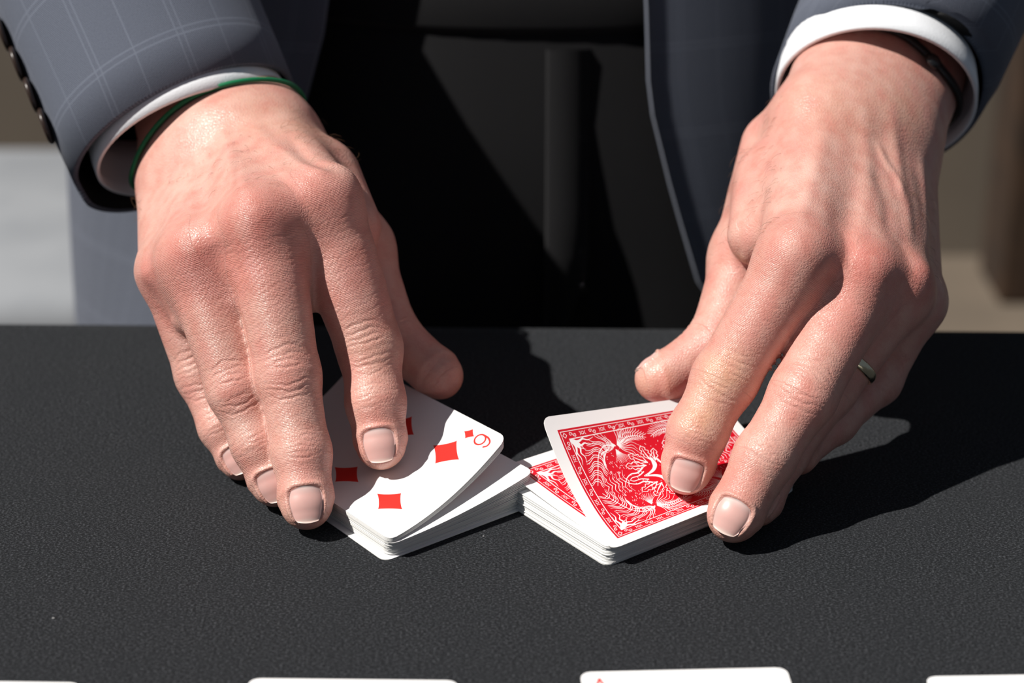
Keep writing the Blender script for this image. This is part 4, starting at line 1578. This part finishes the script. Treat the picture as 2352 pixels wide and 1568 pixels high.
    # ---- sleeves
    def sleeve(cuff, ax, up, a, b_, elbow, shoulder, fold_seed):
        c0 = np.asarray(cuff, float)
        rg = []
        rr = random.Random(fold_seed)
        path = catmull([c0, c0 * .5 + np.asarray(elbow) * .5 + np.array([0, -6, -4]), elbow, np.asarray(elbow) * .5 + np.asarray(shoulder) * .5 + np.array([0, 0, 8]), shoulder], 34)
        tang = np.gradient(path, axis=0)
        for i, p in enumerate(path):
            f = i / 33
            s = min(1.0, f / 0.12)
            axd = unit(np.asarray(ax) * (1 - s) + -tang[i] * s)
            aa = a + 22 * f; bb = b_ + 30 * f
            ph = rr.uniform(0, 6)
            amp = 0.0 if f < 0.18 else 0.03
            rg.append(ring_pts(p, axd, up, aa, bb, 72, lambda t: amp * math.sin(2 * t + i * 0.9) + amp * .5 * math.sin(3 * t - i * .6)))
        return rg
    # image left
    U, F_ = AX_U, AX_F
    for nm, S in (('L', SLV_L), ('R', SLV_R)):
        rg = sleeve(S['c'], S['ax'], S['up'], S['a'], S['b'], ELB_L if nm == 'L' else ELB_R, SH_L if nm == 'L' else SH_R, 4)
        if nm == 'L':
            # the cuff vent: the hem hangs lower from the outer corner round the back
            e2 = unit(-AX_F - unit(S['ax']) * (-AX_F @ unit(S['ax'])))
            for i, am in ((0, 6.0), (1, 4.0), (2, 1.5)):
                cc = rg[i].mean(0)
                for k in range(len(rg[i])):
                    d_ = rg[i][k] - cc
                    back = np.clip((0.12 - (d_ @ e2) / S['b']) / 0.16, 0, 1)
                    left = np.clip(0.75 - d_[0] / S['a'] * 0.6, 0, 1)
                    rg[i][k] = rg[i][k] + unit(S['ax']) * am * back * left
        sl = link('sleeve', tube('sleeve', rg, 2.2), [M_SUIT, M_LINING], jacket)
        S['rings'] = rg
        inner = []
        for k, f in ((0, -7.0), (0, -1.0), (-2, 8.0), (-7, 17.0)):
            inner.append(ring_pts(np.asarray(S['cc']) - unit(S['cax']) * (f + 7), S['cax'], S['cup'], S['ca'] + .4 * k, S['cb'] + .4 * k, 72, S.get('cfn')))
        link('shirt_cuff', tube('shirt_cuff', inner, 1.5), [M_SHIRT, M_SHIRT], person)


AX_SL = -unit(AX_U * 0.83 + AX_F * 0.32 - AX_R * 0.45)
AX_SR = -unit(AX_U * 0.78 + AX_F * 0.60 + AX_R * 0.16)
C_SL = at(424, 306, 776)
C_CR = at(2011, 226, 779)
FR = lambda ax: unit(-AX_F - ax * (-AX_F @ ax))          # towards the viewer, square to the arm
CAX_L = unit(AX_SL - AX_R * 0.08)
SLV_L = dict(c=C_SL, ax=AX_SL, up=-AX_F, a=47, b=39, cc=C_SL + AX_SL * 4.6 + AX_R * 3.0 + FR(AX_SL) * 1.2, cax=CAX_L, cup=-AX_F, ca=40.5, cb=36.2)
SLV_R = dict(c=C_CR - AX_SR * 12.5 - FR(AX_SR) * 8.0 + AX_R * 2.5, ax=AX_SR, up=-AX_F, a=42.4, b=47.5, cc=C_CR, cax=AX_SR, cup=-AX_F, ca=39.2, cb=37.6)
build_clothes()


# ------------------------------------------------------------------ things worn, and small parts
def loop_tube(path, r, n=10, flat=1.0, nrm=None):
    path = np.asarray(path, float)
    m = len(path)
    tg = np.roll(path, -1, 0) - np.roll(path, 1, 0)
    tg /= np.linalg.norm(tg, axis=1)[:, None]
    c = path.mean(0)
    V = []
    for p, t in zip(path, tg):
        o = p - c if nrm is None else nrm
        o = unit(o - t * (o @ t)); s = np.cross(t, o)
        for k in range(n):
            a = 2 * PI * k / n
            V.append(p + o * r * flat * math.cos(a) + s * r * math.sin(a))
    q = grid_quads(m, n, True, True)
    V = np.array(V)
    a = V[q[:, 0]]
    nn = np.cross(V[q[:, 1]] - a, V[q[:, 3]] - a)
    if (nn * (a - np.repeat(path, n, 0)[q[:, 0]])).sum() < 0: q = q[:, ::-1]
    return V, q


def worn_loop(H, pix, lift, n=60, push=1.0):
    f = H.cast(catmull(pix, n)).astype(float)
    e = f[0] + f[-1]
    back = (e - f)[1:-1]
    for _ in range(60):                       # the hidden half slides backwards until it clears the wrist
        back += AX_F * np.clip(lift - H.sdf(back), 0, 1.0)[:, None]
    loop = np.vstack([f, back])
    for _ in range(5):
        for _ in range(8):
            loop = 0.5 * loop + 0.25 * (np.roll(loop, 1, 0) + np.roll(loop, -1, 0))
        d = H.sdf(loop)
        loop += H.grad(loop) * np.clip(lift - d, -1.2, 2.0)[:, None]
    for _ in range(2):
        loop = 0.5 * loop + 0.25 * (np.roll(loop, 1, 0) + np.roll(loop, -1, 0))
    return loop


HL, HR = PARTS[0][0], PARTS[1][0]
lp = worn_loop(HL, [(316, 418), (312, 393), (326, 358), (354, 312), (393, 267), (456, 228), (526, 203), (596, 193), (649, 196), (678, 214)], 1.35)
V, q = loop_tube(lp, 0.95, 10)
tag(link('wristband', mesh_np('wristband', V, q), M_BAND),
    'thin green rubber wristband round the wrist beside the white shirt cuff', 'wristband')

ls = worn_loop(HR, [(1800, 150), (1865, 92), (1968, 68), (2050, 78), (2108, 118), (2165, 180), (2200, 245)], 1.6)
st = empty('wrist_strap', at(2128, 153, 735))
tag(st, 'black wrist strap with a round stud, half hidden inside the right cuff', 'strap')
V, q = loop_tube(ls, 2.2, 10, 0.55)
link('strap_band', mesh_np('strap_band', V, q), M_LEATHER, st)
pos = HR.cast([(2127, 154)])[0].astype(float)
gn = HR.grad(pos[None])[0].astype(float)
prof = [(0.0, 3.4), (1.6, 3.3), (2.9, 2.6), (3.5, 1.6), (3.4, 0.6), (2.4, 0.3), (0.0, 0.2)]


def lathe(c, ax, prof, n=24):
    ax = unit(ax); e1 = unit(np.cross(ax, (0.3, 0.5, 0.8))); e2 = np.cross(ax, e1)
    V = [np.asarray(c) + ax * h + (e1 * math.cos(2 * PI * k / n) + e2 * math.sin(2 * PI * k / n)) * max(r, 0.01)
         for r, h in prof for k in range(n)]
    V = np.array(V)
    Q = grid_quads(len(prof), n, False, True)
    a = V[Q[:, 0]]; nn = np.cross(V[Q[:, 1]] - a, V[Q[:, 3]] - a)
    if (nn * (a - V.mean(0))).sum() < 0: Q = Q[:, ::-1]
    return V, Q


V, q = lathe(pos + gn * 2.6, gn, prof)
link('stud', mesh_np('stud', V, q), M_LEATHER, st)

# plain ring low on the ring finger of the hand on the right
F = HR.fingers['ring']
a, b_ = F['J'][0].astype(float), F['J'][1].astype(float)
rc = a + (b_ - a) * 0.715
ax_ = unit(b_ - a)
e1 = unit(np.cross(ax_, (0, 0, 1))); e2 = np.cross(ax_, e1)
ri = 10.9
V, nn_ = [], 64
pr = [(ri, -1.9), (ri + .55, -1.95), (ri + 1.15, -1.3), (ri + 1.4, 0), (ri + 1.15, 1.3), (ri + .55, 1.95), (ri, 1.9), (ri - .1, 0)]
for k in range(nn_):
    t = 2 * PI * k / nn_
    for r, h in pr:
        V.append(rc + ax_ * h + (e1 * math.cos(t) + e2 * math.sin(t)) * r)
V = np.array(V)
q = grid_quads(nn_, len(pr), True, True)
a0 = V[q[:, 0]]
mid = np.repeat(np.array([rc + (e1 * math.cos(2 * PI * k / nn_) + e2 * math.sin(2 * PI * k / nn_)) * (ri + .6) for k in range(nn_)]), len(pr), 0)
if (np.cross(V[q[:, 1]] - a0, V[q[:, 3]] - a0) * (a0 - mid[q[:, 0]])).sum() < 0: q = q[:, ::-1]
tag(link('ring', mesh_np('ring', V, q), M_GOLD), 'plain pale gold ring on the ring finger of the right-hand hand', 'ring')

# four buttons overlapping along the outer edge of the sleeve on the left
RG = np.array(SLV_L['rings'])


def to_px(p):
    v = p - CAM
    d = v @ AX_F
    return np.stack([1176 + FPX * (v @ AX_R) / d, 784 - FPX * (v @ AX_U) / d], -1)


px_ = to_px(RG)
for by in (287, 216, 145, 76):
    cand = []
    for i in range(1, 20):
        k = px_[i, :, 0].argmin()
        cand.append((px_[i, k, 1], RG[i, k], RG[i].mean(0)))
    ys = np.array([c[0] for c in cand])
    order = np.argsort(ys)
    P = np.array([np.interp(by, ys[order], np.array([c[1] for c in cand])[order][:, k]) for k in range(3)])
    Cc = np.array([np.interp(by, ys[order], np.array([c[2] for c in cand])[order][:, k]) for k in range(3)])
    nv = unit(-AX_R * 0.94 - AX_U * 0.34 - AX_F * 0.10)
    V, q = lathe(P + nv * 0.4, nv, [(0.0, 0.2), (6.6, 0.2), (7.3, 0.7), (7.4, 1.4), (6.9, 2.1), (6.0, 2.2), (5.4, 1.7), (0.0, 1.5)], 28)
    link('sleeve_button', mesh_np('sleeve_button', V, q), M_BUTTON, jacket)

# fine hair on the backs of the hands
def hairs():
    rr = np.random.default_rng(21)
    V, Q = [], []
    n0 = 0
    zones = [(HL, [(640, 250), (835, 420)], 150, (0.55, 0.25, 0.2), 'edge'), (HL, [(360, 300), (640, 440)], 70, (0.2, -0.4, -0.5), ''),
             (HL, [(420, 620), (620, 720)], 40, (0, -.3, -.9), ''), (HR, [(1650, 330), (1800, 620)], 110, (-0.6, -0.1, -0.1), 'edge'),
             (HR, [(1760, 200), (2100, 450)], 200, (-0.25, -0.4, -0.5), ''), (HR, [(2060, 420), (2150, 640)], 40, (.5, -.2, -.4), ''),
             (HL, [(300, 430), (330, 560)], 20, (-.7, 0, .1), 'edge')]
    for H, ((x0, y0), (x1, y1)), n, dr, mode in zones:
        pix = np.column_stack([rr.uniform(x0, x1, n), rr.uniform(y0, y1, n)])
        p = H.cast(pix).astype(float)
        ok = np.abs(H.sdf(p)) < 0.35
        p = p[ok]
        g_ = H.grad(p).astype(float)
        for a, nn in zip(p, g_):
            L = rr.uniform(2.5, 6.0)
            d = unit(np.array(dr) + rr.normal(0, .28, 3))
            d = unit(d - nn * (d @ nn))
            curl = rr.normal(0, .35)
            sd_ = np.cross(d, nn)
            a = a + nn * 0.15
            pts = [a, a + (d * .35 + nn * .22) * L, a + (d * .72 + nn * .30 + sd_ * curl * .15) * L, a + (d * 1.0 + nn * .27 + sd_ * curl * .4) * L]
            e1 = unit(np.cross(d, nn)); e2 = nn
            for i, c in enumerate(pts):
                r = 0.05 * (1 - 0.75 * i / 3)
                for k in range(3):
                    V.append(c + (e1 * math.cos(2.094 * k) + e2 * math.sin(2.094 * k)) * r)
            q = grid_quads(4, 3, False, True) + n0
            Q.append(q); n0 += 12
    me = mesh_np('hand_hair', np.array(V), np.vstack(Q))
    o = link('hand_hair', me, M_HAIR, body)
    o['kind'] = 'stuff'


hairs()
